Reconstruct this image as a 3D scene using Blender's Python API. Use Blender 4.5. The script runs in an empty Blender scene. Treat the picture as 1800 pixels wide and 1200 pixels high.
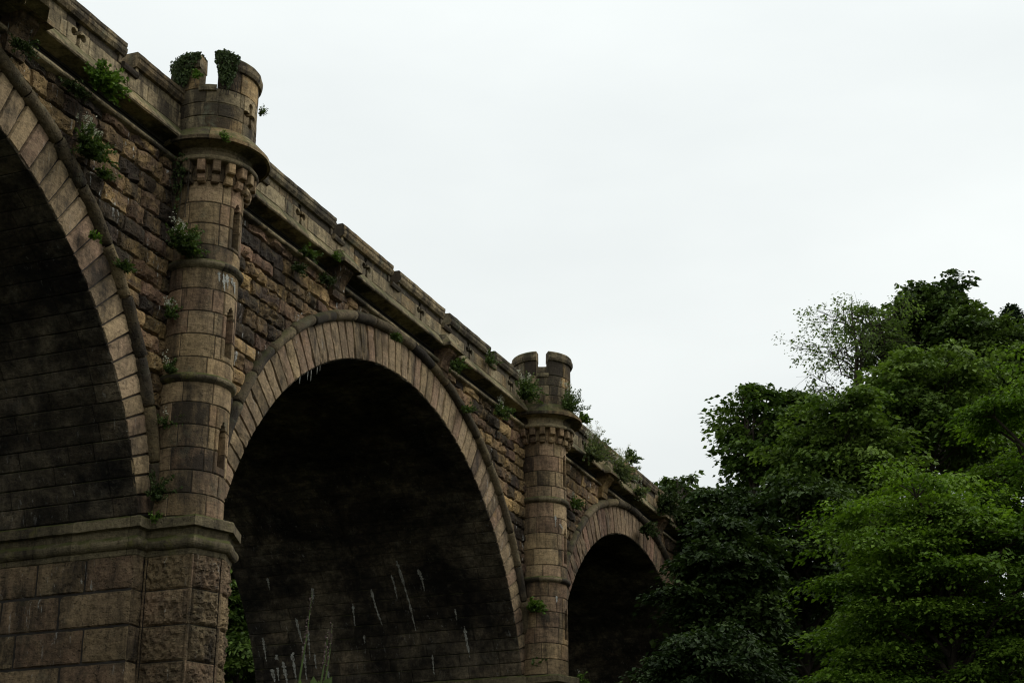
import bpy, math, random
import numpy as np
rng = np.random.default_rng(7)
random.seed(7)
PI = math.pi
S = bpy.context.scene
COL = S.collection

# ------------------------------------------------------------------ camera frame
F_PX, PITCH, PHI = 2900.0, 0.367, 0.392          # focal length in px of the 1800 px wide picture
CAM = np.array([-27.66, -18.87, 0.0])
FW = np.array([math.cos(PHI)*math.cos(PITCH), math.sin(PHI)*math.cos(PITCH), math.sin(PITCH)])
RT = np.array([math.sin(PHI), -math.cos(PHI), 0.0])
UP = np.cross(RT, FW)

def ray(px, py):
    d = FW + (px-900)/F_PX*RT + (600-py)/F_PX*UP
    return d/np.linalg.norm(d)
def at_out(px, py, out):                          # where that line of sight meets the plane `out` metres before the wall
    d = ray(px, py); return CAM + d*((-out-CAM[1])/d[1])
def at_dist(px, py, dist):                        # horizontal distance
    d = ray(px, py); return CAM + d*(dist/math.hypot(d[0], d[1]))

# ------------------------------------------------------------------ noise
def _h(i, j, k, s):
    n = (i*374761393 + j*668265263 + k*2147483647 + s*974711) & 0xffffffff
    n = ((n ^ (n >> 13))*1274126177) & 0xffffffff
    n = ((n ^ (n >> 15))*2246822519) & 0xffffffff
    return ((n ^ (n >> 16)) & 0xffff)/65535.0
def vnoise(P, scale=1.0, seed=0):
    Q = np.asarray(P)*scale
    f = np.floor(Q); i = f.astype(np.int64); t = Q-f; t = t*t*(3-2*t)
    r = 0
    for a in (0, 1):
        for b in (0, 1):
            for c in (0, 1):
                w = (t[..., 0] if a else 1-t[..., 0])*(t[..., 1] if b else 1-t[..., 1])*(t[..., 2] if c else 1-t[..., 2])
                r = r + w*_h(i[..., 0]+a, i[..., 1]+b, i[..., 2]+c, seed)
    return r-0.5
def fbm(P, scale=1.0, seed=0, oct=3):
    r = 0; a = 1.0
    for o in range(oct):
        r = r + a*vnoise(P, scale*2**o, seed+o); a *= 0.5
    return r

# ------------------------------------------------------------------ mesh builder
class MB:
    def __init__(s): s.V = []; s.C = []; s.Q = []; s.T = []; s.n = 0
    def add(s, V, Q=None, T=None, tone=(.5, .5, .5)):
        V = np.asarray(V, float).reshape(-1, 3); k = len(V)
        c = np.ones((k, 4)); c[:, :3] = np.asarray(tone); s.V.append(V); s.C.append(c)
        if Q is not None and len(Q): s.Q.append(np.asarray(Q, np.int64)+s.n)
        if T is not None and len(T): s.T.append(np.asarray(T, np.int64)+s.n)
        s.n += k
    def grid(s, P, tone=(.5, .5, .5), wrap=False):
        a, b = P.shape[:2]; idx = np.arange(a*b).reshape(a, b)
        if wrap: idx = np.concatenate([idx, idx[:1]], 0)
        q = np.stack([idx[:-1, :-1], idx[1:, :-1], idx[1:, 1:], idx[:-1, 1:]], -1).reshape(-1, 4)
        s.add(P.reshape(-1, 3), Q=q, tone=tone)
    def box(s, lo, hi, tone=(.5, .5, .5)):
        x0, y0, z0 = lo; x1, y1, z1 = hi
        V = [(x0,y0,z0),(x1,y0,z0),(x1,y1,z0),(x0,y1,z0),(x0,y0,z1),(x1,y0,z1),(x1,y1,z1),(x0,y1,z1)]
        s.add(V, Q=[(0,3,2,1),(4,5,6,7),(0,1,5,4),(1,2,6,5),(2,3,7,6),(3,0,4,7)], tone=tone)
    def tube(s, pts, rad, n=7, tone=(.5, .5, .5)):
        pts = np.asarray(pts, float); m = len(pts); rad = np.broadcast_to(np.asarray(rad, float), (m,))
        tg = np.gradient(pts, axis=0); tg /= np.linalg.norm(tg, axis=1)[:, None]+1e-9
        ref = np.array([0, 0, 1.0]) if abs(tg[0][2]) < .9 else np.array([1.0, 0, 0])
        u = np.cross(tg, ref); u /= np.linalg.norm(u, axis=1)[:, None]+1e-9; v = np.cross(tg, u)
        a = np.arange(n)/n*2*PI
        P = pts[None]+rad[None, :, None]*(np.cos(a)[:, None, None]*u[None]+np.sin(a)[:, None, None]*v[None])
        s.grid(P, tone, wrap=True)
    def build(s, name, mat, parent=None, smooth=False):
        V = np.concatenate(s.V); C = np.concatenate(s.C)
        Q = np.concatenate(s.Q) if s.Q else np.zeros((0, 4), np.int64)
        T = np.concatenate(s.T) if s.T else np.zeros((0, 3), np.int64)
        me = bpy.data.meshes.new(name)
        me.vertices.add(len(V)); me.vertices.foreach_set('co', V.astype(np.float32).ravel())
        lv = np.concatenate([Q.ravel(), T.ravel()]).astype(np.int32)
        me.loops.add(len(lv)); me.loops.foreach_set('vertex_index', lv)
        st = np.concatenate([np.arange(len(Q))*4, len(Q)*4+np.arange(len(T))*3]).astype(np.int32)
        me.polygons.add(len(st)); me.polygons.foreach_set('loop_start', st)
        me.polygons.foreach_set('use_smooth', np.full(len(st), smooth, bool))
        at = me.attributes.new('tone', 'FLOAT_COLOR', 'POINT'); at.data.foreach_set('color', C.astype(np.float32).ravel())
        me.materials.append(mat); me.update(calc_edges=True)
        o = bpy.data.objects.new(name, me); COL.objects.link(o)
        if parent: o.parent = parent
        return o

def empty(name, loc=(0, 0, 0)):
    o = bpy.data.objects.new(name, None); COL.objects.link(o); o.location = loc; o.empty_display_size = .3
    return o
def tag(o, label=None, cat=None, group=None, kind=None):
    if label: o['label'] = label
    if cat: o['category'] = cat
    if group: o['group'] = group
    if kind: o['kind'] = kind
    return o

# ------------------------------------------------------------------ materials
class NT:
    def __init__(s, name):
        s.m = bpy.data.materials.new(name); s.m.use_nodes = True; s.t = s.m.node_tree; s.t.nodes.clear()
        s.out = s.n('ShaderNodeOutputMaterial')
    def n(s, typ, **kw):
        x = s.t.nodes.new(typ)
        for k, v in kw.items(): setattr(x, k, v)
        return x
    def l(s, a, b): s.t.links.new(a, b)
    def put(s, v, sock):
        if isinstance(v, (int, float)): sock.default_value = v
        elif isinstance(v, (tuple, list)): sock.default_value = tuple(v)+((1,) if len(v) == 3 and len(sock.default_value) == 4 else ())
        else: s.l(v, sock)
    def math(s, op, a, b=0.5, clamp=False):
        x = s.n('ShaderNodeMath', operation=op, use_clamp=clamp); s.put(a, x.inputs[0]); s.put(b, x.inputs[1]); return x.outputs[0]
    def mix(s, f, a, b, mode='MIX'):
        x = s.n('ShaderNodeMix', data_type='RGBA', blend_type=mode); s.put(f, x.inputs[0]); s.put(a, x.inputs[6]); s.put(b, x.inputs[7]); return x.outputs[2]
    def ramp(s, v, stops, const=False):
        x = s.n('ShaderNodeValToRGB'); e = x.color_ramp.elements
        if const: x.color_ramp.interpolation = 'CONSTANT'
        while len(e) < len(stops): e.new(.5)
        for i, (p, c) in enumerate(stops):
            e[i].position = p; e[i].color = (c, c, c, 1) if isinstance(c, (int, float)) else tuple(c)+(1,)
        s.put(v, x.inputs[0]); return x.outputs[0]
    def noise(s, vec, scale, detail=5, rough=.6, dist=0.0, sc3=None):
        if sc3:
            mp = s.n('ShaderNodeMapping'); mp.inputs['Scale'].default_value = sc3; s.l(vec, mp.inputs[0]); vec = mp.outputs[0]
        x = s.n('ShaderNodeTexNoise'); x.inputs['Scale'].default_value = scale; x.inputs['Detail'].default_value = detail
        x.inputs['Roughness'].default_value = rough; x.inputs['Distortion'].default_value = dist
        s.l(vec, x.inputs['Vector']); return x.outputs['Fac']

def stone(name, palette, soot=.5, lime=.0, moss=.5, bump=.5, value=1.0, pits=.5, block_soot=.5, lichen=(.20, .21, .14), mott=0.0):
    t = NT(name)
    oc = t.n('ShaderNodeTexCoord').outputs['Object']
    at = t.n('ShaderNodeAttribute', attribute_name='tone'); sp = t.n('ShaderNodeSeparateColor'); t.l(at.outputs['Color'], sp.inputs[0])
    R, G, B = sp.outputs
    n1 = t.noise(oc, 2.2, 6, .65, .6)
    base = t.ramp(t.math('ADD', R, t.math('MULTIPLY', t.math('SUBTRACT', n1, .5), .5)), palette)
    val = t.math('MULTIPLY', t.math('ADD', t.math('MULTIPLY', G, .8), .55), value)
    fine = t.ramp(t.noise(oc, 11, 8, .75), [(.32, .38), (.47, .9), (.56, 1.08), (.72, 1.55)])
    bed = t.ramp(t.noise(oc, 3, 5, .65, .8, (1, 1, 9)), [(.34, .6), (.5, 1.0), (.7, 1.2)])
    c = t.mix(1.0, base, val, 'MULTIPLY'); c = t.mix(1.0, c, fine, 'MULTIPLY'); c = t.mix(.8, c, bed, 'MULTIPLY')
    pv = t.n('ShaderNodeTexVoronoi'); pv.inputs['Scale'].default_value = 9; pv.inputs['Randomness'].default_value = 1
    wv = t.n('ShaderNodeVectorMath', operation='ADD'); t.l(oc, wv.inputs[0])
    nv = t.n('ShaderNodeTexNoise'); nv.inputs['Scale'].default_value = 7; nv.inputs['Detail'].default_value = 4; t.l(oc, nv.inputs['Vector'])
    sv = t.n('ShaderNodeVectorMath', operation='SCALE'); sv.inputs['Scale'].default_value = .22; t.l(nv.outputs['Color'], sv.inputs[0]); t.l(sv.outputs[0], wv.inputs[1]); t.l(wv.outputs[0], pv.inputs['Vector'])
    pk = t.math('MULTIPLY', t.ramp(pv.outputs['Distance'], [(.10, 1.0), (.30, 0.0)]), t.ramp(t.noise(oc, 2.4, 4, .6), [(.45, 0.0), (.58, 1.0)]))
    c = t.mix(t.math('MULTIPLY', pk, pits), c, (.035, .028, .02))
    # sooty crust in patches and runs
    s1 = t.noise(oc, .75, 7, .68, .5)
    s2 = t.noise(oc, 1.3, 6, .7, .4, (2.6, 2.6, .42))
    sm = t.math('ADD', t.math('MULTIPLY', s1, .55), t.math('MULTIPLY', s2, .55))
    sm = t.math('ADD', sm, t.math('MULTIPLY', t.math('SUBTRACT', B, .5), block_soot))
    sf = t.ramp(sm, [(.62-.3*soot, 0.0), (.80-.26*soot, 1.0)])
    c = t.mix(t.math('MULTIPLY', sf, .90), c, (.022, .018, .014))
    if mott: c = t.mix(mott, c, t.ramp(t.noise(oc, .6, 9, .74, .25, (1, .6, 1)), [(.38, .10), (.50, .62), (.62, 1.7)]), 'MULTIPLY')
    # grey-green lichen bloom
    lf = t.ramp(t.noise(oc, 1.7, 8, .72, .3), [(.57, 0.0), (.7, .55)])
    c = t.mix(t.math('MULTIPLY', lf, moss), c, lichen)
    # moss where the stone faces up
    ge = t.n('ShaderNodeNewGeometry'); sx = t.n('ShaderNodeSeparateXYZ'); t.l(ge.outputs['Normal'], sx.inputs[0])
    mf = t.math('MULTIPLY', t.ramp(sx.outputs[2], [(.25, 0.0), (.6, 1.0)]), t.ramp(t.noise(oc, 3.5, 6, .7), [(.38, 0.0), (.6, 1.0)]))
    c = t.mix(t.math('MULTIPLY', mf, moss), c, (.07, .075, .02))
    if lime > 0:
        k1 = t.noise(oc, 2.0, 5, .7, .5, (5, 5, .55)); k2 = t.noise(oc, .45, 4, .6)
        k3 = t.noise(oc, 9, 4, .7)
        kf = t.math('MULTIPLY', t.math('MULTIPLY', t.ramp(k1, [(.615, 0.0), (.65, 1.0)]), t.ramp(k2, [(.47, 0.0), (.55, 1.0)])), t.ramp(k3, [(.38, 0.0), (.5, 1.0)]))
        c = t.mix(t.math('MULTIPLY', kf, lime), c, (.52, .52, .48))
    p = t.n('ShaderNodeBsdfPrincipled'); t.l(c, p.inputs['Base Color']); p.inputs['Roughness'].default_value = .93
    p.inputs['Specular IOR Level'].default_value = .18
    hb = t.math('ADD', t.math('MULTIPLY', t.noise(oc, 26, 8, .72), .6), t.math('MULTIPLY', t.noise(oc, 7, 6, .65, .8), .7))
    vo = t.n('ShaderNodeTexVoronoi'); vo.inputs['Scale'].default_value = 15; t.l(oc, vo.inputs['Vector'])
    pit = t.math('MULTIPLY', t.ramp(vo.outputs['Distance'], [(.05, 0.0), (.3, 1.0)]), pits)
    hb = t.math('SUBTRACT', t.math('ADD', hb, pit), t.math('MULTIPLY', pk, pits))
    b = t.n('ShaderNodeBump'); b.inputs['Strength'].default_value = bump; b.inputs['Distance'].default_value = .09
    t.l(hb, b.inputs['Height']); t.l(b.outputs[0], p.inputs['Normal'])
    t.l(p.outputs[0], t.out.inputs[0]); return t.m

PAL_WALL = [(.0, (0.179, 0.106, 0.062)), (.22, (0.369, 0.247, 0.111)), (.42, (0.266, 0.172, 0.083)), (.58, (0.209, 0.124, 0.080)), (.74, (0.143, 0.093, 0.053)), (.9, (0.409, 0.267, 0.109)), (1.0, (0.092, 0.060, 0.040))]
PAL_ASH = [(.0, (0.261, 0.174, 0.092)), (.3, (0.343, 0.244, 0.130)), (.55, (0.302, 0.214, 0.123)), (.75, (0.282, 0.180, 0.111)), (1.0, (0.369, 0.250, 0.123))]
PAL_VOUS = [(.0, (0.322, 0.226, 0.116)), (.3, (0.394, 0.284, 0.159)), (.55, (0.353, 0.254, 0.153)), (.75, (0.333, 0.216, 0.138)), (.92, (0.429, 0.267, 0.100)), (1.0, (0.256, 0.172, 0.102))]
PAL_PAR = [(.0, (0.251, 0.184, 0.102)), (.35, (0.369, 0.287, 0.166)), (.6, (0.312, 0.250, 0.149)), (.8, (0.353, 0.235, 0.109)), (1.0, (0.176, 0.124, 0.080))]
M_WALL = stone('rock_faced_sandstone', PAL_WALL, .50, .9, .2, .9, 1.08, .7, .48)
M_ASH = stone('dressed_sandstone', PAL_ASH, .46, .0, .4, .45, .97, .35, .25)
M_VOUS = stone('arch_stone', PAL_VOUS, .47, .25, .15, .45, .76, .3, .45)
M_VOUSR = stone('red_arch_stone', [(.0, (.29, .19, .115)), (.4, (.33, .235, .14)), (.7, (.29, .17, .112)), (1.0, (.34, .235, .13))], .50, .25, .15, .45, .74, .3, .5)
M_PAR = stone('parapet_stone', PAL_PAR, .56, .0, .8, .5, 1.0, .4, .36)
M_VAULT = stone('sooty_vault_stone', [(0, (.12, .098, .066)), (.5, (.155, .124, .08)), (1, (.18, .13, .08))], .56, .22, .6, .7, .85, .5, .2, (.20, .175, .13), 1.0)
M_PIER = stone('rusticated_sandstone', PAL_ASH, .42, .5, .25, .9, .82, .6, .3)
M_HOOD = stone('hood_stone', [(0, (.11, .082, .052)), (.5, (.17, .13, .075)), (1, (.25, .18, .085))], .60, .0, .5, .6, .8, .5, .6)
M_MOULD = stone('mossy_moulding', [(0, (.13, .105, .065)), (.5, (.19, .155, .09)), (1, (.22, .17, .10))], .42, .0, 1.6, .6, .9, .4, .3, (.15, .14, .04))

def plain(name, col, rough=.9):
    t = NT(name); oc = t.n('ShaderNodeTexCoord').outputs['Object']
    p = t.n('ShaderNodeBsdfPrincipled'); p.inputs['Roughness'].default_value = rough; p.inputs['Specular IOR Level'].default_value = .2
    c = t.mix(1.0, col, t.ramp(t.noise(oc, 4, 6, .7), [(.3, .55), (.7, 1.35)]), 'MULTIPLY'); t.l(c, p.inputs['Base Color'])
    t.l(p.outputs[0], t.out.inputs[0]); return t.m
def limemat():
    t = NT('lime_deposit'); oc = t.n('ShaderNodeTexCoord').outputs['Object']
    k = t.math('ADD', t.math('MULTIPLY', t.noise(oc, 3, 6, .75, .5, (5, 5, .8)), .7), t.math('MULTIPLY', t.noise(oc, 22, 4, .7), .35))
    c = t.ramp(k, [(.40, (.055, .046, .035)), (.50, (.20, .19, .16)), (.61, (.42, .42, .38))])
    p = t.n('ShaderNodeBsdfPrincipled'); t.l(c, p.inputs['Base Color']); p.inputs['Roughness'].default_value = .95; t.l(p.outputs[0], t.out.inputs[0]); return t.m
M_LIME = limemat()
M_MORTAR = plain('mortar_core', (.035, .03, .025))
M_BARK = plain('bark', (.045, .036, .026))
M_SOIL = plain('leaf_litter_soil', (.035, .032, .018))
M_PETAL = plain('pale_petals', (.55, .55, .42))
M_PINK = plain('faded_pink_petals', (.12, .085, .075))

def leafmat(name, dark, light, trans=.35):
    t = NT(name)
    at = t.n('ShaderNodeAttribute', attribute_name='tone'); sp = t.n('ShaderNodeSeparateColor'); t.l(at.outputs['Color'], sp.inputs[0])
    c = t.mix(sp.outputs[0], dark, light)
    c = t.mix(1.0, c, t.math('ADD', t.math('MULTIPLY', sp.outputs[1], .7), .65), 'MULTIPLY')
    p = t.n('ShaderNodeBsdfPrincipled'); p.inputs['Roughness'].default_value = .6; p.inputs['Specular IOR Level'].default_value = .08
    t.l(c, p.inputs['Base Color'])
    tr = t.n('ShaderNodeBsdfTranslucent'); t.l(t.mix(1.0, c, (1.1, 1.25, .5), 'MULTIPLY'), tr.inputs[0])
    mx = t.n('ShaderNodeMixShader'); mx.inputs[0].default_value = trans; t.l(p.outputs[0], mx.inputs[1]); t.l(tr.outputs[0], mx.inputs[2])
    t.l(mx.outputs[0], t.out.inputs[0]); return t.m
L_MAPLE = leafmat('maple_leaf', (.050, .098, .012), (.150, .235, .028), .30)
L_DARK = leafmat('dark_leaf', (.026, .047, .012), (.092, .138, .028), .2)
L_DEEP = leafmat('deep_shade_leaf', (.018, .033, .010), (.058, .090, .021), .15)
L_MID = leafmat('mid_leaf', (.042, .075, .014), (.145, .21, .040), .24)
L_ASH = leafmat('ash_leaf', (.055, .085, .025), (.12, .165, .055), .5)
L_PALE = leafmat('pale_weed_leaf', (.085, .105, .05), (.19, .21, .11), .35)
L_CON = leafmat('needle', (.016, .028, .013), (.03, .05, .02), .1)
L_WEED = leafmat('weed_leaf', (.045, .070, .022), (.11, .155, .05), .3)
L_WEEDB = leafmat('fresh_weed_leaf', (.06, .11, .02), (.14, .22, .04), .3)
L_IVY = leafmat('ivy_leaf', (.025, .04, .013), (.07, .095, .03), .1)

# ------------------------------------------------------------------ stone blocks
def Wp(x, out, z): return np.stack(np.broadcast_arrays(np.asarray(x, float), -np.asarray(out, float), np.asarray(z, float)), -1)

def rtone(dark=0.0, sp=1.0): return (.5+sp*(rng.random()-.5), .5+min(1, sp*1.2)*(rng.random()-.5), float(np.clip(rng.normal(.5+dark, .22*sp), 0, 1)))

def axis_pts(a, b, e, step):
    n = max(1, int(round((b-a-2*e)/step)))
    return np.concatenate([[a], np.linspace(a+e, b-e, n+1), [b]])

def block(mb, fn, u0, u1, v0, v1, su, sv, gap=.008, e=.02, deep=.05, bulge=0.0, rough=0.0, rscale=6, tone=None, ku=1.0):
    """one stone: rim sunk into the joint, face pushed out; fn(u, v, h) -> points. ku = metres per unit of u"""
    g = gap/ku; ee = e/ku
    u = axis_pts(u0+g, u1-g, ee, su/ku); v = axis_pts(v0+gap, v1-gap, e, sv)
    U, V = np.meshgrid(u, v, indexing='ij')
    a = np.abs((U-u0)/(u1-u0)*2-1); b = np.abs((V-v0)/(v1-v0)*2-1)
    H = bulge*(1-a**4)*(1-b**4)
    if rough:
        P = fn(U, V, H*0)
        H = H+rough*fbm(P, rscale, int(rng.integers(1000)), 3)*(1-a**10)*(1-b**10)
    H = H+rng.normal(0, .15*gap+.001)
    if min(H.shape) > 4:
        for sl_ in (np.s_[1, 1:-1], np.s_[-2, 1:-1], np.s_[1:-1, 1], np.s_[1:-1, -2]):
            k = H[sl_].shape[0]; H[sl_] -= np.where(rng.random(k) < .16, rng.uniform(.2, .8, k)*deep, 0)
    H[0, :] = -deep; H[-1, :] = -deep; H[:, 0] = -deep; H[:, -1] = -deep
    mb.grid(fn(U, V, H), tone or rtone())

def split(a, b, lo, hi):
    L = [a+rng.uniform(-.4, 0)*lo]
    while L[-1] < b: L.append(L[-1]+rng.uniform(lo, hi))
    L = [x for x in L if a+.25*lo < x < b-.25*lo]
    return [a]+L+[b]

# ------------------------------------------------------------------ the viaduct's measures
Z_IMP, Z_BOT, DEPTH = 8.48, -3.2, 9.2
ARCHES = [dict(c=-9.98, r=8.95, z=6.19), dict(c=10.08, r=8.95, z=6.19), dict(c=29.75, r=8.46, z=6.76)]
TUR = [(-.25, .40), (19.57, .40)]
PIERS = [0.02, 20.05]
_a = np.radians([0, 15, 22, 33, 45, 60, 90])
_in = np.array([.36, .42, .55, .76, .93, .98, .98]); _out = np.array([.60, .65, .82, 1.04, 1.18, 1.28, 1.28])
def fold(th): return np.where(th > PI/2, PI-th, th)
def hood_in(A, th): return A['r']+np.interp(fold(th), _a, _in)
def hood_out(A, th): return A['r']+np.interp(fold(th), _a, _out)

VIA = tag(empty('railway_viaduct', (10, 4.6, Z_BOT)), 'tall soot stained sandstone viaduct with round turrets and a battlemented parapet', 'viaduct')
def part(o, par=None):
    p = par or VIA
    o.parent = p; o.matrix_parent_inverse.identity()
    if p is VIA: o.location = (-10, -4.6, -Z_BOT)
    return o

# ---- spandrel walls
def spandrel(A, xl, xr, step, ztop=16.42):
    mb = MB(); z = Z_IMP; cs = [z]
    while cs[-1] < ztop-.2: cs.append(cs[-1]+rng.uniform(.31, .43))
    cs[-1] = ztop
    fn = lambda u, v, h: Wp(u, .03+h, v)
    for z0, z1 in zip(cs[:-1], cs[1:]):
        xs = split(xl, xr, .45, 1.25)
        for x0, x1 in zip(xs[:-1], xs[1:]):
            cx = np.array([x0, x1, x0, x1])-A['c']; cz = np.array([z0, z0, z1, z1])-A['z']
            th = np.arctan2(cz, cx); lim = hood_out(A, th)-.13
            rr = np.hypot(cx, cz)
            inside = rr < lim
            if x0 < A['c'] < x1: inside = np.append(inside, (z1-A['z']) < A['r']+1.2)
            if inside.all(): continue
            k = mb.n
            tn = rtone(.05)
            block(mb, fn, x0, x1, z0, z1, step, step, .010, .028, .055, rng.uniform(.015, .07), rng.uniform(.06, .16), 5.5, tn)
            V = mb.V[-1]; dx = V[:, 0]-A['c']; dz = V[:, 2]-A['z']; th = np.arctan2(dz, dx); r = np.hypot(dx, dz)
            L = hood_out(A, th)-.13; m = r < L
            V[m, 0] = A['c']+dx[m]/r[m]*L[m]; V[m, 2] = A['z']+dz[m]/r[m]*L[m]; V[m, 1] = np.maximum(V[m, 1], -.02)
    o = mb.build('spandrel_wall', M_WALL); part(o); return o

# ---- voussoir ring, vault, hood
def arch(A, nv, ringmat=None):
    th0 = math.asin((Z_IMP-A['z'])/A['r'])
    ths = np.linspace(th0, PI-th0, nv+1)
    mb = MB(); vb = MB()
    for a, b in zip(ths[:-1], ths[1:]):
        tn = rtone(-.05, .5)
        def fn(u, v, h):
            r = A['r']+(hood_in(A, u)+.12-A['r'])*v
            return Wp(A['c']+r*np.cos(u), .025+h, A['z']+r*np.sin(u))
        block(mb, fn, a, b, 0, 1, .12, .2, .013, .022, .05, .012, .012, 5, tn, ku=A['r'])
        # the stone's own return into the vault, then the courses of the vault behind it
        ds = [-.02]+split(rng.uniform(.5, .9), DEPTH, 1.0, 2.6)
        for k, (d0, d1) in enumerate(zip(ds[:-1], ds[1:])):
            def fi(u, v, h):
                r = A['r']-h
                return Wp(A['c']+r*np.cos(u), -v, A['z']+r*np.sin(u))
            block(vb, fi, a, b, d0, d1, .16, .25, .006, .015, .018, .004, .045, 3, tn if k == 0 else rtone(.12, .35), ku=A['r'])
    ring = mb.build('arch_ring', ringmat or M_VOUS); part(ring)
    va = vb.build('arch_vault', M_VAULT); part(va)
    # dark core behind the joints of the vault and the ring
    cb = MB(); tt = np.linspace(th0-.02, PI-th0+.02, 80)
    for (ra, oa, rb, ob) in ((.045, -.045, .045, -DEPTH),):
        P = np.stack([Wp(A['c']+(A['r']+ra)*np.cos(tt), oa, A['z']+(A['r']+ra)*np.sin(tt)), Wp(A['c']+(A['r']+rb)*np.cos(tt), ob, A['z']+(A['r']+rb)*np.sin(tt))], 1)
        cb.grid(P)
    hr = hood_out(A, tt)-.1
    P = np.stack([Wp(A['c']+(A['r']+.04)*np.cos(tt), -.03, A['z']+(A['r']+.04)*np.sin(tt)), Wp(A['c']+hr*np.cos(tt), -.03, A['z']+hr*np.sin(tt))], 1)
    cb.grid(P)
    # face of the core behind the spandrel blocks
    x = A['c']+hr*np.cos(tt); zz = A['z']+hr*np.sin(tt)
    P = np.stack([Wp(x, -.035, zz), Wp(x, -.035, 16.6)], 1); cb.grid(P)
    for xa, xb in ((A['c']+hr[0]*math.cos(tt[0]), A['c']+10.2), (A['c']-10.2, A['c']+hr[-1]*math.cos(tt[-1]))):
        cb.grid(np.array([[(xa, .035, Z_IMP-.3), (xa, .035, 16.6)], [(xb, .035, Z_IMP-.3), (xb, .035, 16.6)]], float))
    # rear face of the viaduct
    x = A['c']+(A['r']+.03)*np.cos(tt); zz = A['z']+(A['r']+.03)*np.sin(tt)
    cb.grid(np.stack([Wp(x, -DEPTH, zz), Wp(x, -DEPTH, 17.6)], 1))
    for xa, xb in ((x[0], A['c']+10.2), (A['c']-10.2, x[-1])):
        cb.grid(np.array([[(xa, DEPTH, Z_IMP-.5), (xa, DEPTH, 17.6)], [(xb, DEPTH, Z_IMP-.5), (xb, DEPTH, 17.6)]], float))
    part(cb.build('rubble_core', M_MORTAR))
    # hood mould: roll of separate stones
    hb = MB(); n = max(10, int(nv/2.6)); tb = np.linspace(th0-.004, PI-th0+.004, n+1)+np.r_[0, rng.normal(0, .008, n-1), 0]
    for a, b in zip(tb[:-1], tb[1:]):
        tn = rtone(.0 if rng.random() < .8 else -.25, .5); off = rng.normal(0, .012)
        t = np.r_[a+.0012, np.linspace(a+.003, b-.003, 9), b-.0012]; ps = np.linspace(0, 2*PI, 13)[:-1]
        rc = .5*(hood_in(A, t)+hood_out(A, t))+off; hw = .5*(hood_out(A, t)-hood_in(A, t)); tp = np.where((np.arange(len(t)) == 0) | (np.arange(len(t)) == len(t)-1), .82, 1.0)
        Tm, Ps = np.meshgrid(t, ps, indexing='xy'); 
        r = rc[None]+hw[None]*tp[None]*np.cos(Ps); out = .03+(.17*tp)[None]*np.sin(Ps)
        P = Wp(A['c']+r*np.cos(Tm), out, A['z']+r*np.sin(Tm))
        d = .035*fbm(P, 3.5, int(rng.integers(99)), 3)
        P[..., 1] -= d*np.sin(Ps); P[..., 0] += d*np.cos(Ps)*np.cos(Tm); P[..., 2] += d*np.cos(Ps)*np.sin(Tm)
        hb.grid(P, tn, wrap=True)
    ho = hb.build('hood_mould', M_HOOD, smooth=True); part(ho, ring)
    return ring, va

# ---- profile swept along a plan line of (x, out); profile of (offset, z)
def sweep(mb, path, prof, tone=None, sub=.25, wob=.0, joints=None):
    path = np.asarray(path, float); d = np.diff(path, axis=0); L = np.linalg.norm(d, axis=1); d /= L[:, None]
    nrm = np.stack([-d[:, 1], d[:, 0]], 1)          # to the left of travel = outward when x grows and out is the second axis
    m = [nrm[0]]
    for i in range(1, len(path)-1):
        q = nrm[i-1]+nrm[i]; q /= np.linalg.norm(q); m.append(q/max(.35, q@nrm[i]))
    m.append(nrm[-1]); m = np.array(m); prof = np.asarray(prof, float)
    for i in range(len(L)):
        k = max(1, int(L[i]/sub)); cuts = np.linspace(0, 1, k+1)
        js = split(0, L[i], .7, 1.5) if L[i] > 1.6 else [0, L[i]]
        for j0, j1 in zip(js[:-1], js[1:]):
            tn = tone or rtone(0, .5); a, b = j0/L[i], j1/L[i]
            tt = np.linspace(a, b, max(2, int((j1-j0)/sub)+2)); 
            g = .004/L[i]; tt[0] += g*(a > 0); tt[-1] -= g*(b < 1)
            P0 = path[i]+(path[i+1]-path[i])*tt[:, None]; mm = m[i]+(m[i+1]-m[i])*tt[:, None]
            XY = P0[:, None, :]+mm[:, None, :]*prof[None, :, 0:1]
            P = Wp(XY[..., 0], XY[..., 1], np.broadcast_to(prof[None, :, 1], XY.shape[:2]))
            P = P+rng.normal(0, wob*.25, 3)
            if wob:
                P = P+wob*np.stack([fbm(P, 4, 3), fbm(P, 4, 13), fbm(P, 4, 23)], -1)*2
            mb.grid(P, tn)

def arcprof(cx, cz, r, a0, a1, n): 
    a = np.radians(np.linspace(a0, a1, n)); return [(cx+r*math.cos(t), cz+r*math.sin(t)) for t in a]

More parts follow.
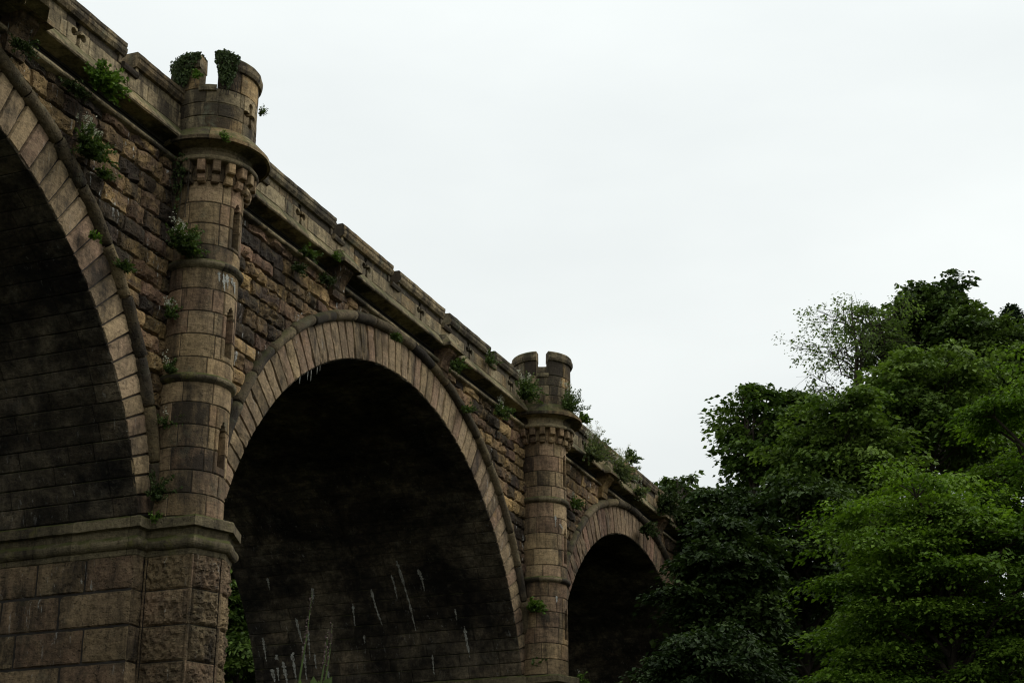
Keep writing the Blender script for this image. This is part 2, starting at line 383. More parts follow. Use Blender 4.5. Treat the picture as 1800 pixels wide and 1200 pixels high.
# ---- piers with their octagonal fronts and impost mouldings
HALF = 1.30
def pier(px, tc):
    R8 = .97
    cor = [(tc[0]+R8*math.sin(math.radians(g)), tc[1]+R8*math.cos(math.radians(g))) for g in (-90, -45, 0, 45, 90)]
    xo = R8-.40*math.tan(math.radians(22.5))
    cor = [(tc[0]-.70, .0)]+cor[1:-1]+[(tc[0]+.70, .0)]
    mb = MB(); zs = [7.72-.7*k for k in range(16)]
    for z1, z0 in zip(zs[:-1], zs[1:]):
        # reveals
        for sg in (-1, 1):
            fn = lambda u, v, h: Wp(px+sg*(HALF+h), -u, v)
            ds = split(.0, DEPTH, .9, 1.9)
            for d0, d1 in zip(ds[:-1], ds[1:]): block(mb, fn, d0, d1, z0, z1, .12, .1, .012, .03, .05, .03, .06, 6, rtone(.05, .45))
        # strips of the pier's face beside the octagon, and the octagon's facets
        segs = [((px-HALF, .0), (cor[0][0], .0))]+list(zip(cor[:-1], cor[1:]))+[((cor[-1][0], .0), (px+HALF, .0))]
        for (a, b) in segs:
            a = np.array(a); b = np.array(b); L = np.linalg.norm(b-a)
            if L < .05: continue
            d = (b-a)/L; n = np.array([-d[1], d[0]])
            def ff(u, v, h):
                q = a[:, None, None]+d[:, None, None]*u[None]+n[:, None, None]*h[None]; return Wp(q[0], q[1], v)
            mg = .05
            tn = rtone(0, .5)
            # drafted margins left and right, rock face between
            if L > .4:
                block(mb, ff, 0, mg, z0, z1, .05, .1, .002, .004, .01, 0, .004, 6, tn)
                block(mb, ff, L-mg, L, z0, z1, .05, .1, .002, .004, .01, 0, .004, 6, tn)
                block(mb, ff, mg, L-mg, z0, z1, .03, .03, .008, .03, .03, .06, .10, 13, tn)
            else:
                block(mb, ff, 0, L, z0, z1, .05, .05, .006, .02, .03, .03, .03, 9, tn)
    o = part(mb.build('pier', M_PIER)); tag(o)
    # core
    cb = MB()
    pts = [(px-HALF+.03, -DEPTH)]+[(px-HALF+.03, -.03), (cor[0][0]+.04, -.03)]+[(tc[0]+(c[0]-tc[0])*.955, tc[1]+(c[1]-tc[1])*.955) for c in cor[1:-1]]+[(cor[-1][0]-.04, -.03), (px+HALF-.03, -.03), (px+HALF-.03, -DEPTH)]
    P = np.array([[(x, -y, Z_BOT), (x, -y, Z_IMP-.02)] for x, y in pts]); cb.grid(P)
    k = cb.n; n = len(pts); top = [2*i+1 for i in range(n)]
    cb.T.append(np.array([(top[0], top[i], top[i+1]) for i in range(1, n-1)]))
    part(cb.build('pier_core', M_MORTAR), o)
    # moulding: torus under a slab
    ib = MB()
    prof = [(-.05, 7.66), (.01, 7.70)]+arcprof(.02, 7.93, .13, -85, 80, 9)+[(.03, 8.08), (.045, 8.16), (.06, 8.20), (.165, 8.22), (.17, 8.40), (.15, 8.43), (-.02, 8.485), (-.30, 8.49)]
    path = [(px-HALF, -DEPTH), (px-HALF, .0)]+cor+[(px+HALF, .0), (px+HALF, -DEPTH)]
    sweep(ib, path, prof, None, .12, .009)
    # flat top behind the moulding
    ib.add([(px-HALF+.1, -.2, 8.478), (px+HALF-.1, -.2, 8.478), (px+HALF-.1, DEPTH-.1, 8.478), (px-HALF+.1, DEPTH-.1, 8.478)], Q=[(0, 1, 2, 3)])
    part(ib.build('impost_moulding', M_MOULD), o)
    return o

# ---- turrets
def cyl(tc, R):
    return lambda u, v, h: Wp(tc[0]+(R+h)*np.sin(u), tc[1]+(R+h)*np.cos(u), v)
def revolve(mb, tc, prof, n=72, a0=-PI, a1=PI, wob=0.0, tone=(.5, .5, .5), stones=0):
    prof = np.asarray(prof, float)
    cuts = np.linspace(a0, a1, stones+1) if stones else [a0, a1]
    for c0, c1 in zip(cuts[:-1], cuts[1:]):
        a = np.linspace(c0+(.003 if stones else 0), c1-(.003 if stones else 0), max(3, int(n*(c1-c0)/(2*PI))+1))
        P = Wp(tc[0]+prof[None, :, 0]*np.sin(a)[:, None], tc[1]+prof[None, :, 0]*np.cos(a)[:, None], np.broadcast_to(prof[None, :, 1], (len(a), len(prof))))
        if wob: P = P+wob*np.stack([fbm(P, 5, 3), fbm(P, 5, 13), fbm(P, 5, 23)], -1)
        mb.grid(P, rtone() if stones else tone)

def cross_mask(X, Z):
    """gothic cross loop about (0, 0): slot with round ends and two round-ended arms, metres"""
    m = (np.abs(X) < .042) & (np.abs(Z) < .27)
    for cx, cz, r in ((0, .27, .075), (0, -.25, .07), (-.15, .02, .078), (.15, .02, .078)): m |= (X-cx)**2+(Z-cz)**2 < r*r
    m |= (np.abs(X) < .15) & (np.abs(Z-.02) < .045)
    return m

RS = .755
def zfit(mb):
    mb.V = [np.column_stack([v[:, 0], v[:, 1], zt_(v[:, 2])]) for v in mb.V]; return mb
def zt_(z): return np.interp(z, [0, 8.48, 11.48, 14.04, 15.9, 16.70, 19.06, 25], [0, 8.48, 11.40, 13.93, 15.79, 16.62, 18.82, 24.7])
def turret(tc, far):
    slits = [(9.63, 10.62), (12.08, 13.2), (14.55, 15.6)]
    mb = MB(); zs = []
    for a, b, n in ((Z_IMP, 11.42, 6), (11.42, 13.98, 5), (13.98, 15.95, 4)): zs += list(zip(np.linspace(a, b, n+1)[:-1], np.linspace(a, b, n+1)[1:]))
    fn = cyl(tc, RS); sw = math.radians(10); jw = math.radians(17)
    for i, (z0, z1) in enumerate(zs):
        hit = [s for s in slits if s[0] < z1-.02 and s[1] > z0+.02]
        if hit:
            cuts = [-PI*.75]+[-PI*.75+k*.9+rng.uniform(-.15, .15) for k in (1, 2)]+[-jw]
            st = list(zip(cuts[:-1], cuts[1:]))+[(jw, jw+1.0), (jw+1.0, PI*.75)]
        else:
            o0 = -PI*.75-rng.uniform(.1, .8); cuts = [max(-PI*.75, o0)]
            while cuts[-1] < PI*.75: 
                o0 += rng.uniform(.75, 1.25); cuts.append(min(o0, PI*.75))
            st = [(a, b) for a, b in zip(cuts[:-1], cuts[1:]) if b > a+.05]
        for a, b in st: block(mb, fn, a, b, z0, z1, .1, .12, .006, .012, .02, .0, .014, 4, rtone(0, .75), ku=RS)
        if hit:
            s0, s1 = hit[0]; tn = rtone()
            a = np.concatenate([np.linspace(-jw+.008, -sw-.055, 3), [-sw-.05, -sw+.004, -sw+.006], np.linspace(-sw+.02, sw-.02, 7), [sw-.006, sw-.004, sw+.05], np.linspace(sw+.055, jw-.008, 3)])
            z = np.linspace(z0+.006, z1-.006, 22)
            U, V = np.meshgrid(a, z, indexing='ij'); H = np.zeros_like(U)
            top = s1-.34*(np.abs(U)/sw)**1.4
            ins = (np.abs(U) < sw-.005) & (V > s0) & (V < top)
            H[ins] = -.48; U = np.where(ins, U*2.0, U)
            H[-1, :] = H[0, :] = -.02; H[:, 0] = np.minimum(H[:, 0], -.02); H[:, -1] = np.minimum(H[:, -1], -.02)
            mb.grid(fn(U, V, H), tn)
    sh = part(zfit(mb).build('turret', M_ASH))
    cb = MB(); revolve(cb, tc, [(RS-.022, Z_IMP-.1), (RS-.022, 15.9)], 64, math.radians(18), 2*PI-math.radians(18))
    part(zfit(cb).build('turret_core', M_MORTAR), sh)
    for zc in (11.48, 14.04):
        rb = MB(); revolve(rb, tc, [(RS-.03, zc-.11), (RS+.02, zc-.10)]+arcprof(RS+.015, zc, .085, -80, 80, 8)+[(RS-.03, zc+.1)], 80, wob=.012, stones=7)
        part(zfit(rb).build('string_ring', M_MOULD, smooth=True), sh)
    # corbel table
    kb = MB(); revolve(kb, tc, [(RS-.01, 15.93), (RS+.03, 15.95), (RS+.035, 16.32)], 72, stones=9); part(zfit(kb).build('corbel_band', M_ASH), sh)
    prof = [(.76, 15.90), (.83, 15.86), (.89, 15.88), (.915, 15.95), (.90, 16.02), (.865, 16.06), (.90, 16.085), (.985, 16.09), (1.0, 16.11), (1.0, 16.32), (.76, 16.32)]
    for g in np.arange(-108, 109, 19.7)-.0:
        q = MB(); ga = math.radians(g); er = np.array([math.sin(ga), math.cos(ga)]); et = np.array([math.cos(ga), -math.sin(ga)]); w = .085
        pr = np.array(prof); pr = pr+rng.normal(0, .006, pr.shape)
        Ps = []
        for sg in (-w, -w*.86, w*.86, w):
            sc = 1.0 if abs(sg) < w else .94
            p = np.array(tc)[None]+er[None]*((pr[:, :1]-.76)*sc+.76)+et[None]*sg; Ps.append(Wp(p[:, 0], p[:, 1], pr[:, 1]))
        P = np.stack(Ps); tn = rtone()
        q.grid(P, tn); n = len(prof)
        for s_ in (0, 3):
            q.add(np.concatenate([P[s_], P[s_].mean(0)[None]]), T=[(i, i+1, n) for i in range(n-1)], tone=tn)
        part(zfit(q).build('corbel', M_ASH), sh)
    lb = MB()
    revolve(lb, tc, [(.80, 16.30)]+arcprof(.985, 16.375, .06, -90, 80, 7)+[(.90, 16.45), (.885, 16.58), (.92, 16.635), (1.0, 16.655), (1.27, 16.668)], 90, wob=.008, stones=9)
    revolve(lb, tc, [(1.22, 16.66), (1.285, 16.67), (1.285, 16.755), (1.25, 16.80), (1.10, 16.97), (.96, 17.13), (.90, 17.14)], 90, wob=.014, stones=9)
    part(zfit(lb).build('turret_ledge', M_PAR), sh)
    # drum with a cross loop
    RD = .93; db = MB(); fd = cyl(tc, RD); rows = [(17.12, 17.45), (17.45, 17.80), (17.80, 18.18)]
    for k, (z0, z1) in enumerate(rows):
        c = [math.radians(14)]; e = 2*PI-math.radians(14)
        while c[-1] < e: c.append(min(e, c[-1]+rng.uniform(.7, 1.15)))
        for a, b in zip(c[:-1], c[1:]):
            if b-a > .05: block(db, fd, a, b, z0, z1, .1, .12, .006, .014, .02, .0, .015, 4, rtone(.1, .7), ku=RD)
        a = np.linspace(-math.radians(14), math.radians(14), 46); z = np.linspace(z0+.004, z1-.004, 26)
        U, V = np.meshgrid(a, z, indexing='ij'); H = np.where(cross_mask(U*RD, V-17.72), -.22, 0.0); H[0] = H[-1] = -.02
        db.grid(fd(U, V, H), rtone(.1))
    revolve(db, tc, [(RD-.02, 17.1), (RD-.02, 18.17), (.6, 18.175), (.0, 18.18)], 72, math.radians(14), 2*PI-math.radians(14))
    revolve(db, tc, [(RD-.23, 17.1), (RD-.23, 18.1)], 12, -.3, .3)
    dr = part(zfit(db).build('turret_drum', M_PAR), sh)
    ranges = [(-55, 55), (80, 168), (192, 280)]
    for (g0, g1) in ranges:
        b = MB(); a0, a1 = math.radians(g0), math.radians(g1); tn = rtone(.1)
        c = [a0]+list(np.linspace(a0, a1, 4)[1:-1]+rng.normal(0, .05, 2))+[a1]
        for u0, u1 in zip(c[:-1], c[1:]): block(b, fd, u0, u1, 18.18, 18.72, .1, .12, .006, .014, .02, .0, .015, 4, rtone(.3), ku=RD)
        fi = cyl(tc, .62); U, V = np.meshgrid(np.linspace(a0, a1, 14), [18.17, 19.0], indexing='ij'); b.grid(fi(U, V, 0*U), tn)
        cp = [(.9, 18.70), (.98, 18.72), (1.015, 18.80), (1.015, 18.88), (.975, 18.91), (.985, 18.99), (.95, 19.04), (.60, 19.06), (.58, 18.7)]
        revolve(b, tc, cp, 90, a0-.012, a1+.012, wob=.012, tone=rtone(.2, .5))
        for aa in (a0, a1):                        # end faces
            V = [(tc[0]+r*math.sin(aa), -(tc[1]+r*math.cos(aa)), z) for r, z in ((.61, 18.16), (RD-.004, 18.16), (RD-.004, 18.72), (.61, 18.72))]
            b.add(V, Q=[(0, 1, 2, 3)], tone=tn)
            ae = aa+(.012 if aa == a1 else -.012); n = len(cp)
            V = [(tc[0]+r*math.sin(ae), -(tc[1]+r*math.cos(ae)), z) for r, z in cp]+[(tc[0]+.8*math.sin(ae), -(tc[1]+.8*math.cos(ae)), 18.86)]
            b.add(V, T=[(i, (i+1) % n, n) for i in range(n)], tone=tn)
        part(zfit(b).build('turret_merlon', M_PAR), sh)
    for g0, g1 in ((-79, -56), (56, 79), (169, 191)):
        b = MB(); revolve(b, tc, [(.9, 18.07), (.985, 18.09), (1.0, 18.17), (.97, 18.2), (.98, 18.235), (.60, 18.24)], 90, math.radians(g0), math.radians(g1), wob=.012)
        part(zfit(b).build('crenel_sill', M_PAR), sh)
    return sh

# ---- parapet between two turrets
PO = .12                                            # face of the parapet, metres before the wall
def parapet(xl, xr, crenels, bumps, hw=.24):
    sb = MB()
    path = [(xl, .38)]
    for b in bumps: path += [(b-.50, .38), (b-.48, .60), (b+.48, .60), (b+.50, .38)]
    path += [(xr, .38)]
    sweep(sb, path, [(-.55, 16.70), (-.10, 16.688), (0, 16.68), (0.003, 16.77), (-.02, 16.80), (-.26, 17.118), (-.7, 17.125)], None, .2, .007)
    sweep(sb, [(xl, 0), (xr, 0)], [(.0, 16.24)]+arcprof(.13, 16.325, .055, -90, 90, 6)+[(.04, 16.40), (-.03, 16.43), (-.045, 16.60), (.0, 16.65), (.14, 16.672), (.36, 16.682), (.40, 16.70)], None, .3, .007)
    # low course of the parapet, cross loops cut into it
    edges = [xl]
    for c in crenels: edges += [c-hw, c+hw]
    edges += [xr]
    mer = [(edges[i], edges[i+1]) for i in range(0, len(edges), 2)]
    fn = lambda u, v, h: Wp(u, PO+h, v)
    ZS = 17.50
    for (a, b) in mer:
        lo, hi = max(xl, a-hw), min(xr, b+hw)
        mid = .5*(a+b); cw = .36; has = (b-a) > 2.2
        xs = split(lo, mid-cw, .7, 1.4)+split(mid+cw, hi, .7, 1.4) if has else split(lo, hi, .7, 1.4)
        for x0, x1 in zip(xs[:-1], xs[1:]):
            if has and abs(x0-(mid-cw)) < 1e-6: continue
            block(sb, fn, x0, x1, 17.12, ZS, .1, .1, .006, .014, .02, .0, .014, 4, rtone(-.05, .5))
        if has:
            x = np.linspace(mid-cw+.005, mid+cw-.005, 50); z = np.linspace(17.10, ZS+.16, 42)
            U, V = np.meshgrid(x, z, indexing='ij'); H = np.where(V > ZS, -.035, .002); H = np.where(cross_mask(U-mid, V-17.36), -.27, H); H[0] = H[-1] = np.minimum(H[0], -.012)
            tl, th_ = rtone(0, .4), rtone(.5, .5); sb.grid(fn(U, V, H), np.where((V > ZS).reshape(-1, 1), np.array(th_), np.array(tl)))
    sb.box((xl, -PO+.02, 16.72), (xr, -PO+.20, ZS-.012), (.4, .4, .6)) if False else None
    # body: front skin behind the blocks left open where the loops are, rear skin and top
    sb.grid(np.array([[(xl, .28, 16.7), (xl, .28, ZS-.01)], [(xr, .28, 16.7), (xr, .28, ZS-.01)]], float), (.5, .4, .6))
    xs = [xl]
    for (a, b) in mer:
        if b-a > 2.2: xs += [.5*(a+b)-.34, .5*(a+b)+.34]
    xs += [xr]
    for i in range(0, len(xs), 2):
        sb.grid(np.array([[(xs[i], -PO+.018, 17.05), (xs[i], -PO+.018, ZS-.01), (xs[i], .28, ZS-.01)], [(xs[i+1], -PO+.018, 17.05), (xs[i+1], -PO+.018, ZS-.01), (xs[i+1], .28, ZS-.01)]], float), (.5, .3, .7))
    pa = part(sb.build('parapet', M_PAR))
    for (a, b) in mer:
        m = MB(); mid = .5*(a+b); has = (b-a) > 2.2
        # frame strips at the ends, sunk sooty panel between
        for x0, x1 in ((a, a+.11), (b-.11, b)): block(m, fn, x0, x1, ZS, 17.72, .1, .1, .003, .01, .02, 0, .01, 4, rtone(.1))
        fp = lambda u, v, h: Wp(u, PO-.035+h, v)
        if has:
            parts = [(a+.11, mid-.36), (mid-.36, mid+.36), (mid+.36, b-.11)]
        else: parts = [(a+.11, b-.11)]
        for (x0, x1) in parts:
            zl = ZS+.165 if has and abs(x0-(mid-.36)) < 1e-6 else ZS
            xs = split(x0, x1, .8, 1.3)
            for u0, u1 in zip(xs[:-1], xs[1:]):
                if u1-u0 > .03 and zl < 17.68: block(m, fp, u0, u1, zl, 17.73, .12, .1, .004, .012, .02, 0, .014, 4, rtone(rng.choice([.1, .4, .6]), .5))
        m.box((a, -PO+.05, ZS-.006), (mid-.37 if has else b, .28, 17.76), (.4, .3, .7))
        if has: m.box((mid+.37, -PO+.05, ZS-.006), (b, .28, 17.76), (.4, .3, .7)); m.box((mid-.371, -PO+.26, ZS-.004), (mid+.371, .278, 17.755), (.4, .3, .7))
        # coping
        cp = [(PO-.05, 17.68), (PO+.035, 17.70), (PO+.085, 17.78), (PO+.09, 17.86), (PO+.05, 17.885), (PO+.075, 17.92), (PO+.075, 18.0), (PO+.03, 18.04), (-.30, 18.05), (-.34, 17.9), (-.28, 17.72)]
        n0 = len(m.V)
        sweep(m, [(a-.035, 0), (b+.035, 0)], cp, rtone(.12, .5), .2, .008)
        n = len(cp)
        for xx in (a-.035, b+.035):
            V = np.array([(xx, -o_, z_) for o_, z_ in cp]+[(xx, .1, 17.87)], float); m.add(V, T=[(i, (i+1) % n, n) for i in range(n)], tone=rtone(.1))
        part(m.build('merlon', M_PAR), pa)
    for c in crenels:
        b = MB(); cp = [(PO-.02, 17.40), (PO+.06, 17.42), (PO+.09, 17.48), (PO+.09, 17.535), (PO+.05, 17.56), (-.30, 17.57)]
        sweep(b, [(c-hw-.02, 0), (c+hw+.02, 0)], cp, rtone(.25), .2, .01)
        n = len(cp)
        for xx in (c-hw-.02, c+hw+.02):
            V = np.array([(xx, -o_, z_) for o_, z_ in cp]+[(xx, .1, 17.5)], float); b.add(V, T=[(i, (i+1) % n, n) for i in range(n)], tone=rtone(.2))
        part(b.build('crenel_sill', M_PAR), pa)
    # brackets carrying the parts of the ledge that stand forward
    for c in bumps:
        b = MB()
        pr = [(-.02, 15.86), (.17, 15.90), (.19, 16.04), (.16, 16.10), (.20, 16.14), (.22, 16.30), (.25, 16.42), (.33, 16.53), (.44, 16.60), (.46, 16.69), (-.02, 16.70)]
        pr = np.array(pr); w = .27; tn = rtone(.2)
        P = np.stack([Wp(c+s_*w, pr[:, 0], pr[:, 1]) for s_ in np.linspace(-1, 1, 6)])
        P = P+.04*np.stack([fbm(P, 4, 1), fbm(P, 4, 2), fbm(P, 4, 3)], -1); b.grid(P, tn)
        for s_ in (0, -1):
            n = len(pr); b.add(np.concatenate([P[s_], P[s_].mean(0)[None]]), T=[(i, (i+1) % n, n) for i in range(n)], tone=tn)
        part(b.build('bracket', M_WALL), pa)
    return pa

# build it
spandrel(ARCHES[0], -19.6, -.2, .07)
spandrel(ARCHES[1], -.3, 19.7, .075)
spandrel(ARCHES[2], 19.4, 42.5, .11)
VAULTS = [arch(ARCHES[0], 62), arch(ARCHES[1], 62), arch(ARCHES[2], 56, M_VOUSR)]
for px, tc in zip(PIERS, TUR): pier(px, tc)
for tc in TUR: turret(tc, False)
parapet(-20.4, -.95, [-16.6, -13.2, -9.8, -6.45, -3.08], [-6.55, -13.2])
parapet(.45, 18.85, [2.28, 6.04, 9.31, 12.67, 16.05], [6.1, 12.45])
parapet(20.3, 42.5, [22.6, 26.0, 29.4, 32.8, 36.2, 39.6], [26.2, 32.7])
# deck, end pier on the left and abutment in the hill
db = MB(); db.box((-21.5, -.0, 16.60), (42.5, DEPTH-.02, 16.95)); db.box((-21.5, DEPTH-.45, 16.96), (42.5, DEPTH-.03, 18.0)); part(db.build('track_deck', M_MORTAR))
ab = MB(); ab.box((-21.9, .02, Z_BOT), (-18.7, DEPTH-.05, 16.58)); part(ab.build('abutment', M_VAULT)); ab = MB(); ab.box((38.25, .04, Z_BOT), (42.5, DEPTH-.05, 16.58)); part(ab.build('abutment', M_VAULT))

# lime runs on the stone, and lime drips under the crown of the second arch
def on_vault(px, py, A, lift=.012):
    d = ray(px, py); o = CAM; r = A['r']-lift
    a = d[0]**2+d[2]**2; b = 2*(d[0]*(o[0]-A['c'])+d[2]*(o[2]-A['z'])); c = (o[0]-A['c'])**2+(o[2]-A['z'])**2-r*r
    t = (-b+math.sqrt(max(b*b-4*a*c, 0)))/(2*a); return o+d*t
def on_cyl(px, py, tc, R):
    d = ray(px, py); ox, oy = CAM[0]-tc[0], CAM[1]+tc[1]
    a = d[0]**2+d[1]**2; b = 2*(ox*d[0]+oy*d[1]); c = ox*ox+oy*oy-R*R; q = b*b-4*a*c
    if q < 0: return None
    return CAM+d*(-b-math.sqrt(q))/(2*a)
def ribbon(mb, fn, pts, w0):
    """a lime run: jagged ribbon laid over a surface point function, in a few strands"""
    pts = np.array(pts, float)
    n = 26; t = np.linspace(0, 1, n); k = np.linspace(0, 1, len(pts))
    c = np.stack([np.interp(t, k, pts[:, 0]), np.interp(t, k, pts[:, 1])], 1)
    w = 1.35*w0*(.25+.9*rng.random(n))*np.interp(t, [0, .15, .5, 1], [.5, 1, .8, .2])
    L = [fn(c[i, 0]-w[i]+rng.normal(0, .4), c[i, 1]) for i in range(n)]; Rr = [fn(c[i, 0]+w[i]+rng.normal(0, .4), c[i, 1]) for i in range(n)]
    if any(x is None for x in L+Rr): return
    keep = [True]*(n-1)
    V = np.array(L+Rr); mb.add(V, Q=[(i, i+1, n+i+1, n+i) for i in range(n-1) if keep[i]])
A2 = ARCHES[1]
f2 = lambda x, y: on_vault(x, y, A2)
for pts, w in (([(652, 1035), (660, 1065), (672, 1098)], 2.2), ([(697, 985), (708, 1020), (720, 1060), (731, 1108)], 2.4), ([(688, 1010), (694, 1030), (699, 1055)], 2.2), ([(735, 1000), (742, 1018), (746, 1038)], 2.6),
               ([(816, 1100), (820, 1125), (826, 1155)], 2.6), ([(549, 1033), (551, 1060)], 3), ([(520, 1085), (526, 1110), (532, 1130)], 2.0), ([(511, 1138), (516, 1165), (521, 1195)], 3.2), ([(497, 1162), (502, 1185), (505, 1200)], 3),
               ([(470, 1015), (474, 1036)], 2), ([(575, 1178), (580, 1198)], 3), ([(553, 1148), (556, 1175)], 1.5), ([(532, 1135), (536, 1165), (540, 1198)], 2.4), ([(640, 1115), (641, 1130)], 1.6), ([(800, 1070), (803, 1090)], 1.6), ([(590, 1102), (612, 1104)], 1.5), ([(486, 1150), (490, 1196)], 2.6), ([(462, 1120), (468, 1162)], 2.0), ([(478, 1175), (483, 1198)], 3.2), ([(541, 1100), (545, 1160)], 1.8), ([(620, 1060), (624, 1100)], 1.6), ([(760, 1150), (763, 1185)], 1.6)):
    lm = MB(); ribbon(lm, f2, pts, w)
    if lm.n: part(lm.build('lime_streak', M_LIME), VAULTS[1][1])
for tc, runs in ((TUR[0], [([(385, 477), (386, 497)], 2.4), ([(393, 480), (394, 500), (395, 512)], 2.0), ([(399, 482), (401, 508)], 2.8), ([(407, 488), (409, 502)], 2.2), ([(412, 496), (413, 520)], 1.8), ([(380, 462), (381, 471)], 1.5)]),
                 (TUR[1], [([(976, 905), (977, 925)], 1.6), ([(984, 920), (990, 930)], 1.6), ([(978, 1047), (979, 1058)], 1.8)])):
    for pts, w in runs:
        lm = MB(); ribbon(lm, lambda x, y: on_cyl(x, y, tc, RS+.014), pts, w)
        if lm.n: part(lm.build('lime_streak', M_LIME))
for px, py, L in ((538, 640, .22), (545, 640, .30), (556, 636, .2), (561, 634, .16), (524, 650, .18)):
    p = at_out(px, py, -.05); d = math.hypot(p[0]-A2['c'], p[2]-A2['z']); p[0] = A2['c']+(p[0]-A2['c'])/d*(A2['r']-.0); p[2] = A2['z']+(p[2]-A2['z'])/d*(A2['r'])
    lm = MB(); lm.tube([p, p-np.array([0, 0, L*.5]), p-np.array([0, 0, L])], [.02, .012, .004], 6); part(lm.build('lime_drip', M_LIME), VAULTS[1][0])

# ------------------------------------------------------------------ ground
def sstep(a, b, x):
    t = np.clip((np.asarray(x, float)-a)/(b-a), 0, 1); return t*t*(3-2*t)
def ground_z(x, y):
    x = np.asarray(x, float); y = np.asarray(y, float)
    xx = x-.12*np.clip(y, -60, 60)
    P = np.stack(np.broadcast_arrays(x, y, 0*x), -1)
    return -1.6+17.5*sstep(14, 62, xx)+np.clip(xx-58, 0, 120)*.13+fbm(P, .07, 5, 4)*1.6*sstep(8, 40, x)+.3*sstep(10, 60, np.abs(y+19))+fbm(P, .25, 8, 3)*.18*sstep(3, 10, np.hypot(x+27.66, y+18.87))
gx = np.concatenate([np.linspace(-400, -60, 18), np.linspace(-55, 130, 150), np.linspace(140, 500, 20)])
gy = np.concatenate([np.linspace(-400, -60, 18), np.linspace(-55, 70, 100), np.linspace(80, 500, 22)])
X, Y = np.meshgrid(gx, gy, indexing='ij'); gm = MB(); gm.grid(np.stack([X, Y, ground_z(X, Y)], -1))
def groundmat():
    t = NT('woodland_ground'); oc = t.n('ShaderNodeTexCoord').outputs['Object']
    c = t.ramp(t.noise(oc, .6, 8, .7), [(.35, (.022, .019, .011)), (.5, (.018, .024, .009)), (.65, (.03, .04, .013))])
    c = t.mix(1.0, c, t.ramp(t.noise(oc, 9, 6, .7), [(.3, .5), (.7, 1.3)]), 'MULTIPLY')
    p = t.n('ShaderNodeBsdfPrincipled'); t.l(c, p.inputs['Base Color']); p.inputs['Roughness'].default_value = .95; p.inputs['Specular IOR Level'].default_value = .1
    t.l(p.outputs[0], t.out.inputs[0]); return t.m
tag(gm.build('ground', groundmat(), smooth=True), 'dark wooded valley floor rising into a hillside behind the trees', 'ground', kind='structure')

# ------------------------------------------------------------------ leaves
def leaves(mb, C, D, N, size, tone):
    """kite leaves: centre C, pointing D, facing N (n,3); size (n,), tone (n,3)"""
    n = len(C)
    D = D/(np.linalg.norm(D, axis=1)[:, None]+1e-9); N = N-(N*D).sum(1)[:, None]*D; N /= np.linalg.norm(N, axis=1)[:, None]+1e-9
    Sd = np.cross(D, N); s = size[:, None]
    b = C-D*s*.5; tip = C+D*s*.55-N*s*.10; l = C-D*s*.05+Sd*s*.36+N*s*.06; r = C-D*s*.05-Sd*s*.36+N*s*.06
    V = np.stack([b, l, tip, r], 1).reshape(-1, 3)
    k = np.ones((n*4, 4)); k[:, :3] = np.repeat(tone, 4, 0)
    mb.V.append(V); mb.C.append(k); mb.Q.append(np.arange(n*4).reshape(n, 4)+mb.n); mb.n += n*4

def sprays(mb, P, O, R, n_leaf, lsize, flat=.10, up=.7, tonebase=.4, njit=.3):
    """flat, slightly drooping fans of leaves about points P with outward directions O and radii R"""
    m = len(P); n = n_leaf
    nz = np.array([0, 0, 1.0])*up+O*(1-up)+rng.normal(0, .16, (m, 3)); nz /= np.linalg.norm(nz, axis=1)[:, None]
    ou = O-(O*nz).sum(1)[:, None]*nz+rng.normal(0, .05, (m, 3)); ou /= np.linalg.norm(ou, axis=1)[:, None]+1e-9
    sd = np.cross(nz, ou)
    r = rng.random((m, n))**.6*R[:, None]; a = rng.random((m, n))*2*PI
    r = r*(1+.35*np.sin(3*a+rng.random((m, 1))*6)*rng.random((m, 1)))
    u = r*np.cos(a)*1.25; v = r*np.sin(a); w = -(.34/R[:, None])*(u*u+v*v)*.7+rng.normal(0, flat, (m, n))*R[:, None]
    C = P[:, None]+ou[:, None]*u[..., None]+sd[:, None]*v[..., None]+nz[:, None]*w[..., None]
    D = ou[:, None]*(.7+np.cos(a))[..., None]+sd[:, None]*np.sin(a)[..., None]+rng.normal(0, .4, (m, n, 3)); D[..., 2] -= .22
    N = nz[:, None]+rng.normal(0, njit, (m, n, 3))
    t = np.empty((m, n, 3)); tb = np.clip(tonebase+rng.normal(0, .20, (m, 1)), 0, 1)
    t[..., 0] = np.clip(tb+rng.normal(0, .12, (m, n)), 0, 1); t[..., 1] = rng.random((m, n)); t[..., 2] = .5
    s = lsize*rng.uniform(.45, 1.35, (m, n))
    leaves(mb, C.reshape(-1, 3), D.reshape(-1, 3), N.reshape(-1, 3), s.ravel(), t.reshape(-1, 3))

def limb(mb, a, b, r0, r1, sag=.1, n=6, seg=5):
    a = np.array(a, float); b = np.array(b, float); t = np.linspace(0, 1, n)[:, None]
    L = np.linalg.norm(b-a); p = a+(b-a)*t; p[:, 2] += (np.sin(t[:, 0]*PI)*sag*L)
    p[1:-1] += rng.normal(0, .035*L, (n-2, 3)); mb.tube(p, np.linspace(r0, r1, n), seg)

